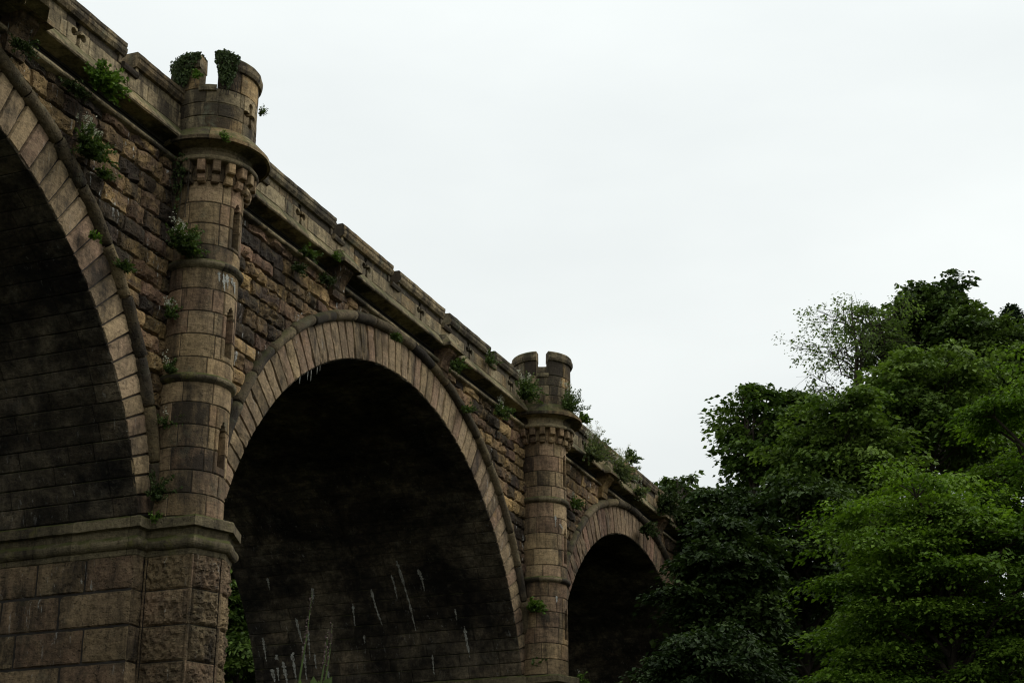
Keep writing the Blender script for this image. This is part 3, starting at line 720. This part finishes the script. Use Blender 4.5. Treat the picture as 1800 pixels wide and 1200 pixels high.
def tree(name, label, cat, px, top, bot, hw, dist, mat, nlobe=14, nspray=520, nleaf=42, lsize=.15, srad=.75, group=None, inner=.25, shape='round', up=.80, tb=.4, flat=.13, squash=.62, njit=.36, tiers=0, kvar=.8):
    """crown given by its middle column, top, bottom and half width in the photograph and by its true distance"""
    pt = at_dist(px, top, dist); pb = at_dist(px, bot, dist); sc = dist/math.cos(0)/F_PX*1.02
    rw = hw*sc*1.06
    gz = float(ground_z(pt[0], pt[1])); base = np.array([pt[0], pt[1], gz-.15])
    zt = pt[2]-gz; zb = max(pb[2]-gz, .12*zt)
    zc = .5*(zt+zb); rz = .5*(zt-zb)
    o = tag(empty(name, tuple(base)), label, cat, group)
    wb = MB(); cb = MB()
    # trunk
    lean = rng.normal(0, .03, 2)*zt
    th = zb+.72*(zt-zb); k = np.linspace(0, 1, 9)
    tp = np.stack([lean[0]*k**1.5+np.r_[0, rng.normal(0, .08, 8)], lean[1]*k**1.5+np.r_[0, rng.normal(0, .08, 8)], k*th], 1)
    r0 = .014*zt+.05
    wb.tube(tp, r0*np.interp(k, [0, .06, .5, 1], [1.7, 1.05, .7, .18]), 9)
    Ps, Os = [], []
    nb = int(nlobe*1.9); per = max(4, int(nspray/nb)); sd_ = int(rng.random()*100); tones = []
    for i in range(nb):
        f = (i+.5)/nb; zz = 1-1.70*f; a = i*2.399963+rng.uniform(-.4, .4)
        if tiers: zz = -.85+1.85*(round((zz+.85)/1.85*tiers)+rng.uniform(-.14, .14))/tiers; zz = min(.98, zz)
        wr = max(.05, .95*f) if shape == 'cone' else math.sqrt(max(0, 1-zz*zz))
        dv = np.array([wr*math.cos(a), wr*math.sin(a), zz])
        k_ = min(1.03, .86+kvar*float(vnoise(dv[None], 1.9, 3+sd_)[0])+rng.uniform(-.16, .08))      # uneven outline
        if shape == 'cone': k_ = .9
        en = np.array([0, 0, zc])+dv*np.array([rw*.80, rw*.80, rz*.88])*k_
        j = np.interp(en[2]-.55*rw*wr-.12*zt*(zz > .6), tp[:, 2], np.arange(9)); j = max(2.0, j); j0 = min(7, int(j)); st = tp[j0]+(tp[j0+1]-tp[j0])*(j-j0)
        if zz > .75: st = tp[7]
        L = np.linalg.norm(en-st); k2 = np.linspace(0, 1, 7)
        p = st+(en-st)*k2[:, None]; p[:, 2] += np.sin(k2*PI)*.10*L; p[1:-1] += rng.normal(0, .03*L, (5, 3))
        wb.tube(p, np.linspace(r0*.30, .02, 7), 5)
        o_ = (en-st)/L; hz = np.array([o_[0], o_[1], 0]); hz /= np.linalg.norm(hz)+1e-6; lat = np.array([-hz[1], hz[0], 0]); z1_ = np.array([0, 0, 1.0])
        Rb = min(rw, rz*1.2)*rng.uniform(.17, .42)*(1 if shape != 'cone' else .4+wr*.5); vz = squash*rng.uniform(.8, 1.25)
        sub = rng.integers(3, 6); subc = [(rng.normal(0, .45), rng.normal(0, .5), rng.normal(0, .25), rng.uniform(.5, .8)) for _ in range(sub)]
        tb_ = np.clip(tb+rng.normal(0, .16), 0, 1)
        for q in range(per):
            su, sv_, sz, sr = subc[q % sub]
            v = rng.normal(0, 1, 3); v[2] = abs(v[2])*.9-.12 if rng.random() < .82 else -abs(v[2])*.5; v /= np.linalg.norm(v)
            if tiers: v[2] = v[2]*.8-.25*(v[0]**2+v[1]**2)
            rr = sr*(rng.uniform(.8, 1.12) if rng.random() > .18 else rng.uniform(.3, .8))
            if rng.random() < .22: rr *= rng.uniform(1.15, 1.75)
            e = en+Rb*(hz*(su+v[0]*rr*1.1)+lat*(sv_+v[1]*rr)+z1_*(sz+v[2]*rr)*vz)
            Ps.append(e[None]); Os.append((hz*v[0]+lat*v[1]+z1_*v[2]*.7+.25*dv)[None]); tones.append(tb_)
            if q % 5 == 0: wb.tube(np.array([p[5], .5*(p[5]+e)+[0, 0, .04*Rb], e]), [.022, .014, .006], 4)
    P = np.concatenate(Ps); O = np.concatenate(Os); O /= np.linalg.norm(O, axis=1)[:, None]+1e-9
    sprays(cb, P, O, .78*srad*rng.uniform(.45, 1.3, len(P)), int(nleaf*1.3), lsize, flat, up, np.array(tones)[:, None], njit)
    wb.build('trunk', M_BARK, o, True)
    cb.build('crown', mat, o)
    return o

G1 = 'trees on the slope beside the viaduct'
MP = dict(flat=.07, squash=.34, njit=.24, up=.88, tiers=7, kvar=1.15)
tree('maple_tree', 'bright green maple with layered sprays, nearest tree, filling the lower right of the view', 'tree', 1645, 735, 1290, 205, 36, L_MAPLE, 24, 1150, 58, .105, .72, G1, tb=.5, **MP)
tree('maple_tree', 'fresh green maple cut by the right edge, its top above the nearest maple', 'tree', 1815, 610, 1270, 165, 40, L_MAPLE, 19, 950, 54, .11, .74, G1, tb=.45, **MP)
tree('maple_tree', 'leaning green maple left of and below the nearest maple crown', 'tree', 1550, 950, 1300, 80, 38, L_MAPLE, 16, 560, 54, .105, .66, G1, tb=.3, **MP)
tree('maple_tree', 'low bright green maple boughs in front at the bottom, left of the nearest maple', 'tree', 1500, 1100, 1330, 90, 35, L_MAPLE, 10, 380, 52, .10, .62, G1, tb=.35, **MP)
tree('maple_tree', 'low green maple boughs filling the bottom right corner', 'tree', 1745, 1090, 1330, 110, 36, L_MAPLE, 12, 480, 52, .10, .64, G1, tb=.3, **MP)
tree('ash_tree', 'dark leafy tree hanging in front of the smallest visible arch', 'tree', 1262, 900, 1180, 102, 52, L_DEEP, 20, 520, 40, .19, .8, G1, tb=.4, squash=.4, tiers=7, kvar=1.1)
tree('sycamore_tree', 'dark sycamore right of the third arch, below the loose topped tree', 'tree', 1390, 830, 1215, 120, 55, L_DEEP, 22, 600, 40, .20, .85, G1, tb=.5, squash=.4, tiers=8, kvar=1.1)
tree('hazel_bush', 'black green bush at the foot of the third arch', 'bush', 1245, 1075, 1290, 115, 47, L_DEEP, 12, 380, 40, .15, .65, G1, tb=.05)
tree('sycamore_tree', 'loose topped sycamore standing against the sky just right of the viaduct end', 'tree', 1320, 660, 930, 72, 78, L_MID, 15, 250, 30, .27, 1.0, G1, tb=.1, njit=.42)
tree('sycamore_tree', 'narrow dark sycamore against the sky between the loose topped tree and the sparse ash', 'tree', 1395, 668, 930, 58, 80, L_DARK, 13, 300, 34, .27, 1.0, G1, tb=.5, njit=.40)
tree('lime_tree', 'mid green broad tree in the middle of the slope below the sparse ash', 'tree', 1470, 664, 980, 116, 73, L_MID, 24, 560, 36, .25, 1.0, G1, tb=.4, squash=.45, tiers=7, kvar=1.1, njit=.40)
tree('beech_tree', 'large mid green tree behind the nearest maple, below the highest crown', 'tree', 1605, 600, 900, 142, 80, L_MID, 28, 720, 36, .27, 1.05, G1, tb=.45, squash=.45, tiers=8, kvar=1.1, njit=.40)
tree('oak_tree', 'highest dark crown on the hilltop, breaking the skyline', 'tree', 1628, 486, 740, 84, 95, L_DARK, 20, 560, 38, .31, 1.15, G1, tb=.45, njit=.42)
tree('oak_tree', 'broad dark crown on the hilltop sloping down right of the highest crown', 'tree', 1725, 500, 800, 96, 92, L_DARK, 22, 600, 38, .31, 1.15, G1, tb=.7, njit=.42)
tree('beech_tree', 'shaded green tree at the right edge of the view under the hilltop crowns', 'tree', 1795, 585, 850, 90, 84, L_DARK, 18, 480, 36, .27, 1.05, G1, tb=.6, njit=.40)
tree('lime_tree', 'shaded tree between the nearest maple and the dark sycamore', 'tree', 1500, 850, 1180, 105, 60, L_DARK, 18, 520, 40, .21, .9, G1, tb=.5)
tree('oak_tree', 'shadowed oak far back on the hill, seen in gaps behind the large mid green tree', 'tree', 1560, 650, 900, 120, 106, L_DARK, 18, 460, 40, .32, 1.3, G1, tb=.2, njit=.40)
tree('oak_tree', 'shadowed oak far back on the hill at the right, under the hilltop crowns', 'tree', 1705, 620, 880, 120, 108, L_DARK, 18, 460, 40, .32, 1.3, G1, tb=.2, njit=.40)
tree('oak_tree', 'dark far tree behind the narrow sycamore', 'tree', 1430, 745, 960, 90, 98, L_DARK, 16, 380, 40, .30, 1.2, G1, tb=.2, njit=.40)
tree('hazel_bush', 'dark hazel low on the slope between the dark sycamore and the nearest maple', 'bush', 1405, 1010, 1270, 85, 66, L_DEEP, 14, 420, 40, .20, .9, G1, tb=.1)
tree('hazel_bush', 'dark hazel behind the bush at the foot of the third arch', 'bush', 1320, 1000, 1270, 75, 68, L_DEEP, 12, 360, 40, .20, .9, G1, tb=.05)
tree('spruce_tree', 'small pointed conifer tip rising at the top right of the hill', 'tree', 1776, 522, 680, 26, 108, L_CON, 16, 300, 40, .22, .6, G1, shape='cone', up=.5)
tree('ash_tree', 'airy olive green ash with thin foliage between the sparse ash and the highest crown', 'tree', 1533, 524, 720, 46, 91, L_ASH, 12, 150, 24, .20, .8, G1, tb=.3, njit=.6)
tree('sycamore_tree', 'thin leafed sapling behind the far end of the parapet', 'tree', 1190, 812, 940, 44, 70, L_WEED, 9, 80, 22, .26, .8, G1, tb=.1, njit=.6)
tree('sycamore_tree', 'dark tree filling the gap at the far end of the parapet', 'tree', 1265, 845, 1010, 70, 66, L_DEEP, 14, 340, 38, .21, .85, G1, tb=.4)
tree('woodland_tree', 'green tree beyond the viaduct seen through the gap beside the near pier', 'tree', 422, 925, 1300, 95, 68, L_MID, 18, 850, 42, .19, .9, 'trees beyond the viaduct', tb=.2)
tree('woodland_tree', 'shadowed tree beyond the viaduct behind the foot of the second arch', 'tree', 520, 1120, 1340, 85, 72, L_DARK, 14, 420, 44, .19, .9, 'trees beyond the viaduct', tb=.2)

def sparse_ash(px, top, bot, hw, dist):
    pt = at_dist(px, top, dist); pb = at_dist(px, bot, dist); gz = float(ground_z(pt[0], pt[1])); sc = dist/F_PX*1.04
    o = tag(empty('ash_tree', (pt[0], pt[1], gz-.1)), 'sparse ash with bare twigs showing against the sky at the top of the hill', 'tree', G1)
    wb = MB(); cb = MB(); zt = pt[2]-gz; zb = pb[2]-gz; rw = hw*sc
    tp = np.array([[0, 0, 0], [.1, .1, zb*.5], [-.1, .2, zb], [.2, 0, zb+.4*(zt-zb)], [.1, .1, zb+.75*(zt-zb)], [.0, .0, zt-.6]]); wb.tube(tp, [.30, .22, .14, .09, .05, .02], 8)
    ends = []
    for i in range(17):
        f = rng.uniform(.0, .8); st = np.array([0, 0, zb-.8+f*(zt-zb)]); a = i*2.4+rng.uniform(-.4, .4)
        ln = rw*rng.uniform(.7, 1.1)*(1-.35*f)
        en = st+np.array([math.cos(a)*ln, math.sin(a)*ln, ln*rng.uniform(.55, 1.0)]); en[2] = min(en[2], zt-.2)
        limb(wb, st, en, .06, .016, -.06, 7, 5)
        for j in range(6):
            q = st+(en-st)*rng.uniform(.45, 1.0); e2 = q+rng.normal(0, 1, 3)*np.array([.9, .9, .5])+np.array([math.cos(a), math.sin(a), .6])*.6
            limb(wb, q, e2, .028, .010, .0, 5, 4)
            for h in range(3):
                e3 = e2+rng.normal(0, .45, 3); limb(wb, q+(e2-q)*rng.uniform(.4, 1), e3, .012, .006, 0, 4, 3)
                if rng.random() < .72: ends.append(e3)
    E_ = np.array(ends); O = E_-np.array([0, 0, zb]); O /= np.linalg.norm(O, axis=1)[:, None]
    sprays(cb, E_, O, rng.uniform(.28, .62, len(E_)), 22, .17, .4, .5, .6, .6)
    wb.build('trunk', M_BARK, o, True); cb.build('crown', L_ASH, o)
sparse_ash(1496, 505, 690, 64, 90)

# dark undergrowth over the slope under the trees
ub = MB(); n = 2600
x = rng.uniform(12, 95, n); y = rng.uniform(-26, 26, n); m = ~((y > -1.5) & (y < 10.5) & (x < 44)); x, y = x[m], y[m]
P = np.stack([x, y, ground_z(x, y)+rng.uniform(.2, 1.6, len(x))], 1); O = rng.normal(0, 1, P.shape); O[:, 2] = .3; O /= np.linalg.norm(O, axis=1)[:, None]
sprays(ub, P, O, rng.uniform(.7, 1.5, len(P)), 24, .24, .25, .7, .3)
tag(ub.build('undergrowth', L_DARK), 'dark undergrowth covering the slope under the trees', 'undergrowth', kind='stuff')

# ------------------------------------------------------------------ plants rooted in the masonry
GP = 'weeds rooted in the masonry'
def wall_plant(name, label, px, py, out, r, mat=None, flowers=0, up=.7, n=46, lsz=.075, droop=.5, stretch=1.0, dirx=0.0, cat='plant', fl_mat=None):
    """tuft of leafy stems fanning from a joint; px,py its middle in the photograph, r its radius in metres"""
    c = at_out(px, py, out); o = tag(empty(name, (c[0], c[1], c[2]-r*.35)), label, cat, GP)
    fb = MB(); wb = MB(); bl = MB()
    for i in range(n):
        a = rng.uniform(-PI, PI); e = rng.uniform(-.1, 1.1)
        d = np.array([math.sin(a)*.9+dirx, -abs(math.cos(a))*.75-.1, up*e+.05]); d /= np.linalg.norm(d)
        L = r*rng.uniform(.5, 1.7)*stretch; k = np.linspace(0, 1, 6)
        p = np.outer(k, d*L); p[:, 2] -= droop*r*k**2*rng.uniform(.2, 1.0); p += rng.normal(0, .012, p.shape); p += rng.normal(0, r*.10, 3)*np.array([1, .2, .8])
        wb.tube(p, np.linspace(.006, .0025, 6), 3)
        m = int(9+L/.03); t = rng.uniform(.15, 1.0, m); C = np.stack([np.interp(t, k, p[:, q]) for q in range(3)], 1)+rng.normal(0, .02, (m, 3))
        D = d+rng.normal(0, .75, (m, 3)); N = np.array([0, -.35, .8])+rng.normal(0, .5, (m, 3))
        tn = np.stack([np.clip(rng.normal(.4, .25, m), 0, 1), rng.random(m), np.full(m, .5)], 1)
        leaves(fb, C, D, N, lsz*rng.uniform(.45, 1.1, m), tn)
    for i in range(flowers):
        a = rng.uniform(-1.3, 1.3); d = np.array([math.sin(a)*.55+dirx*.5, -.35*rng.random(), 1.0]); L = r*rng.uniform(.9, 1.7)*stretch; tip = d/np.linalg.norm(d)*L
        wb.tube(np.array([[0, 0, 0], tip*.5+rng.normal(0, .02, 3), tip]), [.006, .004, .003], 3)
        m = 16; C = tip+rng.normal(0, .035, (m, 3))+np.outer(rng.uniform(-1.4, .4, m), d*.05)
        leaves(bl, C, rng.normal(0, 1, (m, 3)), rng.normal(0, 1, (m, 3)), .035*rng.uniform(.7, 1.3, m), np.full((m, 3), .5))
    wb.build('stem', L_WEED, o); fb.build('foliage', mat or L_WEED, o)
    if flowers: bl.build('blossom', fl_mat or M_PETAL, o)
    return o
wp = wall_plant
wp('wall_shrub', 'bushy green shrub hanging from the parapet ledge left of the near turret', 172, 138, .42, .42, L_WEEDB, 0, .9, 130, .09, .7)
wp('valerian_plant', 'white flowering valerian on the wall above the first arch hood', 150, 258, .2, .44, L_WEED, 30, 1.0, 80, .085, .4)
wp('fern_tuft', 'small green tuft below the flowering valerian above the first arch', 180, 303, .15, .22, L_WEED, 0, .6, 30)
wp('fern_tuft', 'tiny green tuft beside the hood of the first arch at mid height', 162, 412, .15, .14, L_WEEDB, 0, .5, 18)
wp('fern_tuft', 'pale green tuft on the wall between the first arch hood and the near turret', 212, 466, .15, .2, L_WEED, 0, .5, 26)
wp('valerian_plant', 'dense dark green flowering shrub at the upper ring of the near turret', 312, 424, .45, .42, L_WEED, 14, .9, 130, .08, .4, 1.0, .25)
wp('valerian_plant', 'slender yellow flowered weed in the corner left of the near turret', 295, 548, .25, .24, L_WEED, 5, 1.3, 22, .07, .3)
wp('valerian_plant', 'weed with one white flower head just above the lower ring of the near turret', 293, 645, .25, .24, L_WEED, 3, 1.3, 24, .07, .4)
wp('creeper_strand', 'straggling creeper left of the near turret below its lower ring', 292, 738, .25, .30, L_WEED, 2, 1.2, 26, .065, .6)
wp('ivy_patch', 'narrow ivy growing up the corner at the foot of the near turret', 270, 868, .2, .30, L_IVY, 0, 1.8, 40, .07, .2, 1.3)
wp('grass_tuft', 'grass tuft on the impost ledge at the corner of the near pier', 272, 912, .25, .16, L_WEEDB, 0, 1.2, 24, .06, .3)
wp('fern_tuft', 'dark weeds tucked under the ledge at the top left corner', 30, 72, .3, .30, L_IVY, 0, .4, 36, .07, .8)
wp('fern_tuft', 'dark weeds hanging under the ledge beside the hanging shrub', 125, 150, .22, .26, L_IVY, 0, .3, 34, .07, .9)
wp('fern_tuft', 'trailing weed on the cornice under the parapet right of the near turret', 536, 440, .25, .28, L_WEED, 0, .5, 34, .075, .8)
wp('ivy_patch', 'round dark shrub on the wall above the second arch hood', 568, 488, .18, .24, L_IVY, 0, .6, 44, .07, .8)
wp('fern_tuft', 'dark tuft of weeds on the wall left of the round shrub', 520, 468, .16, .22, L_IVY, 0, .4, 28, .07, .9)
wp('fern_tuft', 'small tuft on the string course right of the second arch crown', 690, 590, .18, .22, L_WEED, 0, .5, 24)
wp('wall_shrub', 'leafy weed hanging beside the second bracket of the parapet', 797, 640, .35, .34, L_WEED, 0, .8, 40, .085, .7)
wp('fern_tuft', 'sparse weed on the parapet beside the fourth cross loop', 857, 632, .2, .30, L_WEED, 2, 1.0, 24)
wp('fern_tuft', 'small pale weed on the second arch hood near its right shoulder', 815, 716, .2, .26, L_WEED, 0, .6, 26)
wp('valerian_plant', 'tall flowering weed where the parapet meets the far turret', 918, 688, .4, .50, L_WEED, 14, 1.3, 100, .085, .3)
wp('valerian_plant', 'flowering tuft on the wall under the ledge left of the far turret', 876, 722, .25, .36, L_WEED, 5, .9, 40, .085, .4)
wp('valerian_plant', 'thicket with tall flower spikes on the ledge of the far turret', 990, 716, 1.25, .46, L_WEED, 14, 1.5, 80, .075, .2, 1.3, .25)
wp('wall_shrub', 'bright leafed shrub on the right side of the far turret ledge', 1022, 735, .9, .26, L_WEEDB, 0, 1.0, 34, .11, .3)
wp('valerian_plant', 'large pale flowering bush over the parapet just right of the far turret', 1035, 790, .4, .74, L_PALE, 34, 1.0, 100, .085, .6)
wp('valerian_plant', 'second pale flowering bush further along the far parapet', 1083, 828, .4, .66, L_PALE, 30, 1.0, 90, .085, .6)
wp('fern_tuft', 'grey green weeds trailing over the far ledge below the flowering bushes', 1118, 858, .35, .42, L_PALE, 6, .7, 50, .11, .8)
wp('wall_shrub', 'dark shrub swallowing the far end of the parapet', 1160, 880, .35, .9, L_IVY, 0, .9, 90, .13, .7)
wp('fern_tuft', 'tuft of weeds on the wall right of the far turret upper ring', 1005, 882, .2, .36, L_WEED, 3, .8, 34, .09, .6)
wp('fern_tuft', 'dark weeds on the third arch hood beside its crown', 1128, 925, .2, .5, L_IVY, 0, .6, 50, .11, .8)
wp('sapling', 'wispy sapling rising from the top of the far parapet', 1104, 803, -.05, .42, L_WEED, 4, 1.2, 30, .12, .5)
wp('fern_tuft', 'broad leafed weed in the corner left of the far turret lower shaft', 930, 1062, .3, .34, L_WEEDB, 0, .7, 30, .12, .6)
wp('valerian_plant', 'white flowered weed at the foot of the far turret', 938, 1162, .3, .34, L_WEED, 4, 1.2, 34, .09, .3)
wp('fern_tuft', 'small weed on the impost ledge right of the far turret foot', 1012, 1190, .9, .30, L_WEEDB, 1, .9, 24, .1, .3)
wp('fern_tuft', 'twiggy weed sprouting from the side of the near turret drum', 457, 198, .55, .16, L_WEED, 0, 1.4, 16, .05, .1, 1.0, .4)
wp('grass_tuft', 'bright grass tuft on the near turret crenel sill', 342, 132, .62, .15, L_WEEDB, 0, 1.3, 30, .06, .2)
wp('grass_tuft', 'short moss and grass on the near turret ledge', 392, 240, 1.32, .12, L_WEEDB, 0, 1.1, 22, .05, .2)
wp('grass_tuft', 'grass blades on the parapet ledge before the first forward bracket', 588, 448, .42, .16, L_WEEDB, 0, .9, 20, .06, .4)

def ivy_on_merlon(label, tc, g0, g1, z0, z1, n):
    o = tag(empty('ivy_patch', (tc[0], -tc[1], float(zt_(z0)))), label, 'ivy', 'ivy on the turret top'); b = MB(); wb = MB()
    g_ = rng.normal(.5*(g0+g1), .27*(g1-g0), n); g_ = np.where((g_ < g0) | (g_ > g1), rng.uniform(g0, g1, n), g_); a = np.radians(g_); z = z1-(z1-z0)*rng.random(n)**1.4*np.clip(1.25-1.1*np.abs(np.degrees(a)-.5*(g0+g1))/(.5*(g1-g0)), .25, 1)*(.7+.3*np.abs(np.sin(a*9+1)))
    z0, z1 = float(zt_(z0)), float(zt_(z1)); z = zt_(z)
    r = .98+np.abs(rng.normal(0, .05, n)); top = rng.random(n) < .25; z = np.where(top, z1+rng.uniform(-.05, .10, n)*np.clip(1.3-1.2*np.abs(np.degrees(a)-.5*(g0+g1))/(.5*(g1-g0)), .1, 1), z); r = np.where(top, rng.uniform(.6, 1.05, n), r)
    C = np.stack([r*np.sin(a), -r*np.cos(a), z-z0], 1); R_ = np.stack([np.sin(a), -np.cos(a), 0*a], 1)
    D = rng.normal(0, .5, (n, 3)); D[:, 2] -= .9; N = R_+np.array([0, 0, .5])+rng.normal(0, .35, (n, 3))
    leaves(b, C, D, N, .065*rng.uniform(.6, 1.3, n), np.stack([np.clip(rng.normal(.35, .25, n), 0, 1), rng.random(n), 0*a+.5], 1))
    for i in range(8):
        g = math.radians(rng.uniform(g0, g1)); k = np.linspace(0, 1, 6); q = g+rng.normal(0, .03, 6)
        wb.tube(np.stack([.97*np.sin(q), -.97*np.cos(q), (z1-z0)*k], 1), .008, 4)
    b.build('foliage', L_IVY, o); wb.build('stem', M_BARK, o)
ivy_on_merlon('dark ivy smothering the left merlon of the near turret', TUR[0], -135, -78, 18.2, 19.06, 2100)
ivy_on_merlon('dark ivy hanging over the right merlon of the near turret beside its gap', TUR[0], -61, -30, 18.0, 19.06, 1500)
ivy_on_merlon('thin ivy running down the corbels on the left of the near turret', TUR[0], -108, -84, 15.0, 16.4, 260)

# tall dry flower stalks close to the camera
def stalk(label, base_px, tip_px, dist, spike, mat):
    t = at_dist(tip_px[0], tip_px[1], dist); b = at_dist(base_px[0], base_px[1], dist)
    gz = float(ground_z(b[0], b[1])); s = (t-b)/(t[2]-b[2]); r = b+s*(gz-b[2])*.6; r[2] = gz
    o = tag(empty('flower_stalk', tuple(r)), label, 'wild flower', 'dry flower stalks in the foreground')
    p = np.array([r-r, .5*(r+b)-r, b-r, .5*(b+t)-r+np.array([.004, 0, .0]), t-r]); wb = MB(); wb.tube(p, [.004, .0032, .0024, .0018, .0008], 6); wb.build('stem', L_WEED, o)
    m = 90; k = rng.uniform(1-spike, 1.0, m)**.9; C = (b-r)+(t-b)*k[:, None]+rng.normal(0, .0017, (m, 3))
    f = MB(); leaves(f, C, rng.normal(0, 1, (m, 3))+np.array([0, 0, .6]), rng.normal(0, 1, (m, 3)), .0052*rng.uniform(.6, 1.3, m), np.full((m, 3), .5)); f.build('flower_spike', mat, o)
    lf = MB(); m = 5; k = rng.uniform(-.4, .03, m); C = (b-r)+(t-b)*k[:, None]+rng.normal(0, .012, (m, 3)); D = np.array([0, 0, 1.2])+rng.normal(0, .5, (m, 3))
    leaves(lf, C, D, rng.normal(0, 1, (m, 3)), .026*rng.uniform(.7, 1.3, m), np.stack([rng.random(m), rng.random(m), rng.random(m)], 1)); lf.build('foliage', L_WEED, o)
stalk('tallest dry pinkish flower stalk standing before the dark second arch', (527, 1190), (549, 1040), 3.6, .85, M_PINK)
stalk('shorter brown flower stalk, middle of the three before the dark arch', (565, 1195), (577, 1105), 3.8, .8, M_PINK)
stalk('thin brown flower stalk rising highest of the right hand pair before the dark arch', (572, 1198), (584, 1095), 3.7, .8, M_PINK)

# ------------------------------------------------------------------ sky, sun, camera
w = bpy.data.worlds.new('World'); S.world = w; w.use_nodes = True; nt = w.node_tree; nt.nodes.clear()
SUN = np.array([.50, -.62, .72]); SUN /= np.linalg.norm(SUN)
def N_(t): return nt.nodes.new(t)
sky = N_('ShaderNodeTexSky'); sky.sky_type = 'NISHITA'; sky.sun_disc = False
sky.sun_elevation = math.asin(SUN[2]); sky.sun_rotation = math.atan2(SUN[0], SUN[1])
hs = N_('ShaderNodeHueSaturation'); hs.inputs['Saturation'].default_value = .2; nt.links.new(sky.outputs[0], hs.inputs['Color'])
tc_ = N_('ShaderNodeTexCoord'); sx = N_('ShaderNodeSeparateXYZ'); nt.links.new(tc_.outputs['Generated'], sx.inputs[0])
cl = N_('ShaderNodeTexNoise'); cl.inputs['Scale'].default_value = 2.2; cl.inputs['Detail'].default_value = 5; cl.inputs['Roughness'].default_value = .5
mp = N_('ShaderNodeMapping'); mp.inputs['Scale'].default_value = (1, 1, 3); nt.links.new(tc_.outputs['Generated'], mp.inputs[0]); nt.links.new(mp.outputs[0], cl.inputs['Vector'])
rp = N_('ShaderNodeValToRGB'); rp.color_ramp.elements[0].position = .3; rp.color_ramp.elements[0].color = (.89, .90, .91, 1); rp.color_ramp.elements[1].position = .7; rp.color_ramp.elements[1].color = (1.05, 1.05, 1.045, 1); nt.links.new(cl.outputs['Fac'], rp.inputs[0])
m1 = N_('ShaderNodeMath'); m1.operation = 'MULTIPLY_ADD'; m1.use_clamp = False; nt.links.new(sx.outputs[2], m1.inputs[0]); m1.inputs[1].default_value = 5.6; m1.inputs[2].default_value = 7.75   # overcast: brighter overhead
mx0 = N_('ShaderNodeMath'); mx0.operation = 'MAXIMUM'; nt.links.new(m1.outputs[0], mx0.inputs[0]); mx0.inputs[1].default_value = 3.0
cm = N_('ShaderNodeMix'); cm.data_type = 'RGBA'; cm.blend_type = 'MULTIPLY'; cm.inputs[0].default_value = 1; cm.inputs[6].default_value = (.955, 1.0, .99, 1); nt.links.new(rp.outputs[0], cm.inputs[7])
cm2 = N_('ShaderNodeVectorMath'); cm2.operation = 'SCALE'; nt.links.new(cm.outputs[2], cm2.inputs[0]); nt.links.new(mx0.outputs[0], cm2.inputs['Scale'])
mx = N_('ShaderNodeMix'); mx.data_type = 'RGBA'; mx.inputs[0].default_value = .92; nt.links.new(hs.outputs[0], mx.inputs[6]); nt.links.new(cm2.outputs[0], mx.inputs[7])
bg = N_('ShaderNodeBackground'); bg.inputs['Strength'].default_value = .1; nt.links.new(mx.outputs[2], bg.inputs[0])
ow = N_('ShaderNodeOutputWorld'); nt.links.new(bg.outputs[0], ow.inputs[0])

from mathutils import Vector
sl = bpy.data.lights.new('sun', 'SUN'); sl.energy = 1.35; sl.angle = math.radians(16); sl.color = (1.0, .97, .91)
so = bpy.data.objects.new('sun', sl); COL.objects.link(so); so.rotation_euler = Vector(SUN).to_track_quat('Z', 'Y').to_euler(); so.location = (0, -40, 60)

cd = bpy.data.cameras.new('camera'); co = bpy.data.objects.new('camera', cd); COL.objects.link(co)
cd.sensor_width = 36; cd.lens = F_PX/1800*36; cd.clip_start = .1; cd.clip_end = 2000
co.location = tuple(CAM); co.rotation_euler = (PI/2+PITCH, 0, PHI-PI/2)
S.camera = co
vs = S.view_settings; vs.view_transform = 'Standard'; vs.look = 'None'; vs.exposure = 0; vs.gamma = 1
S.cycles.filter_width = 1.15; S.cycles.max_bounces = 6; S.cycles.diffuse_bounces = 4
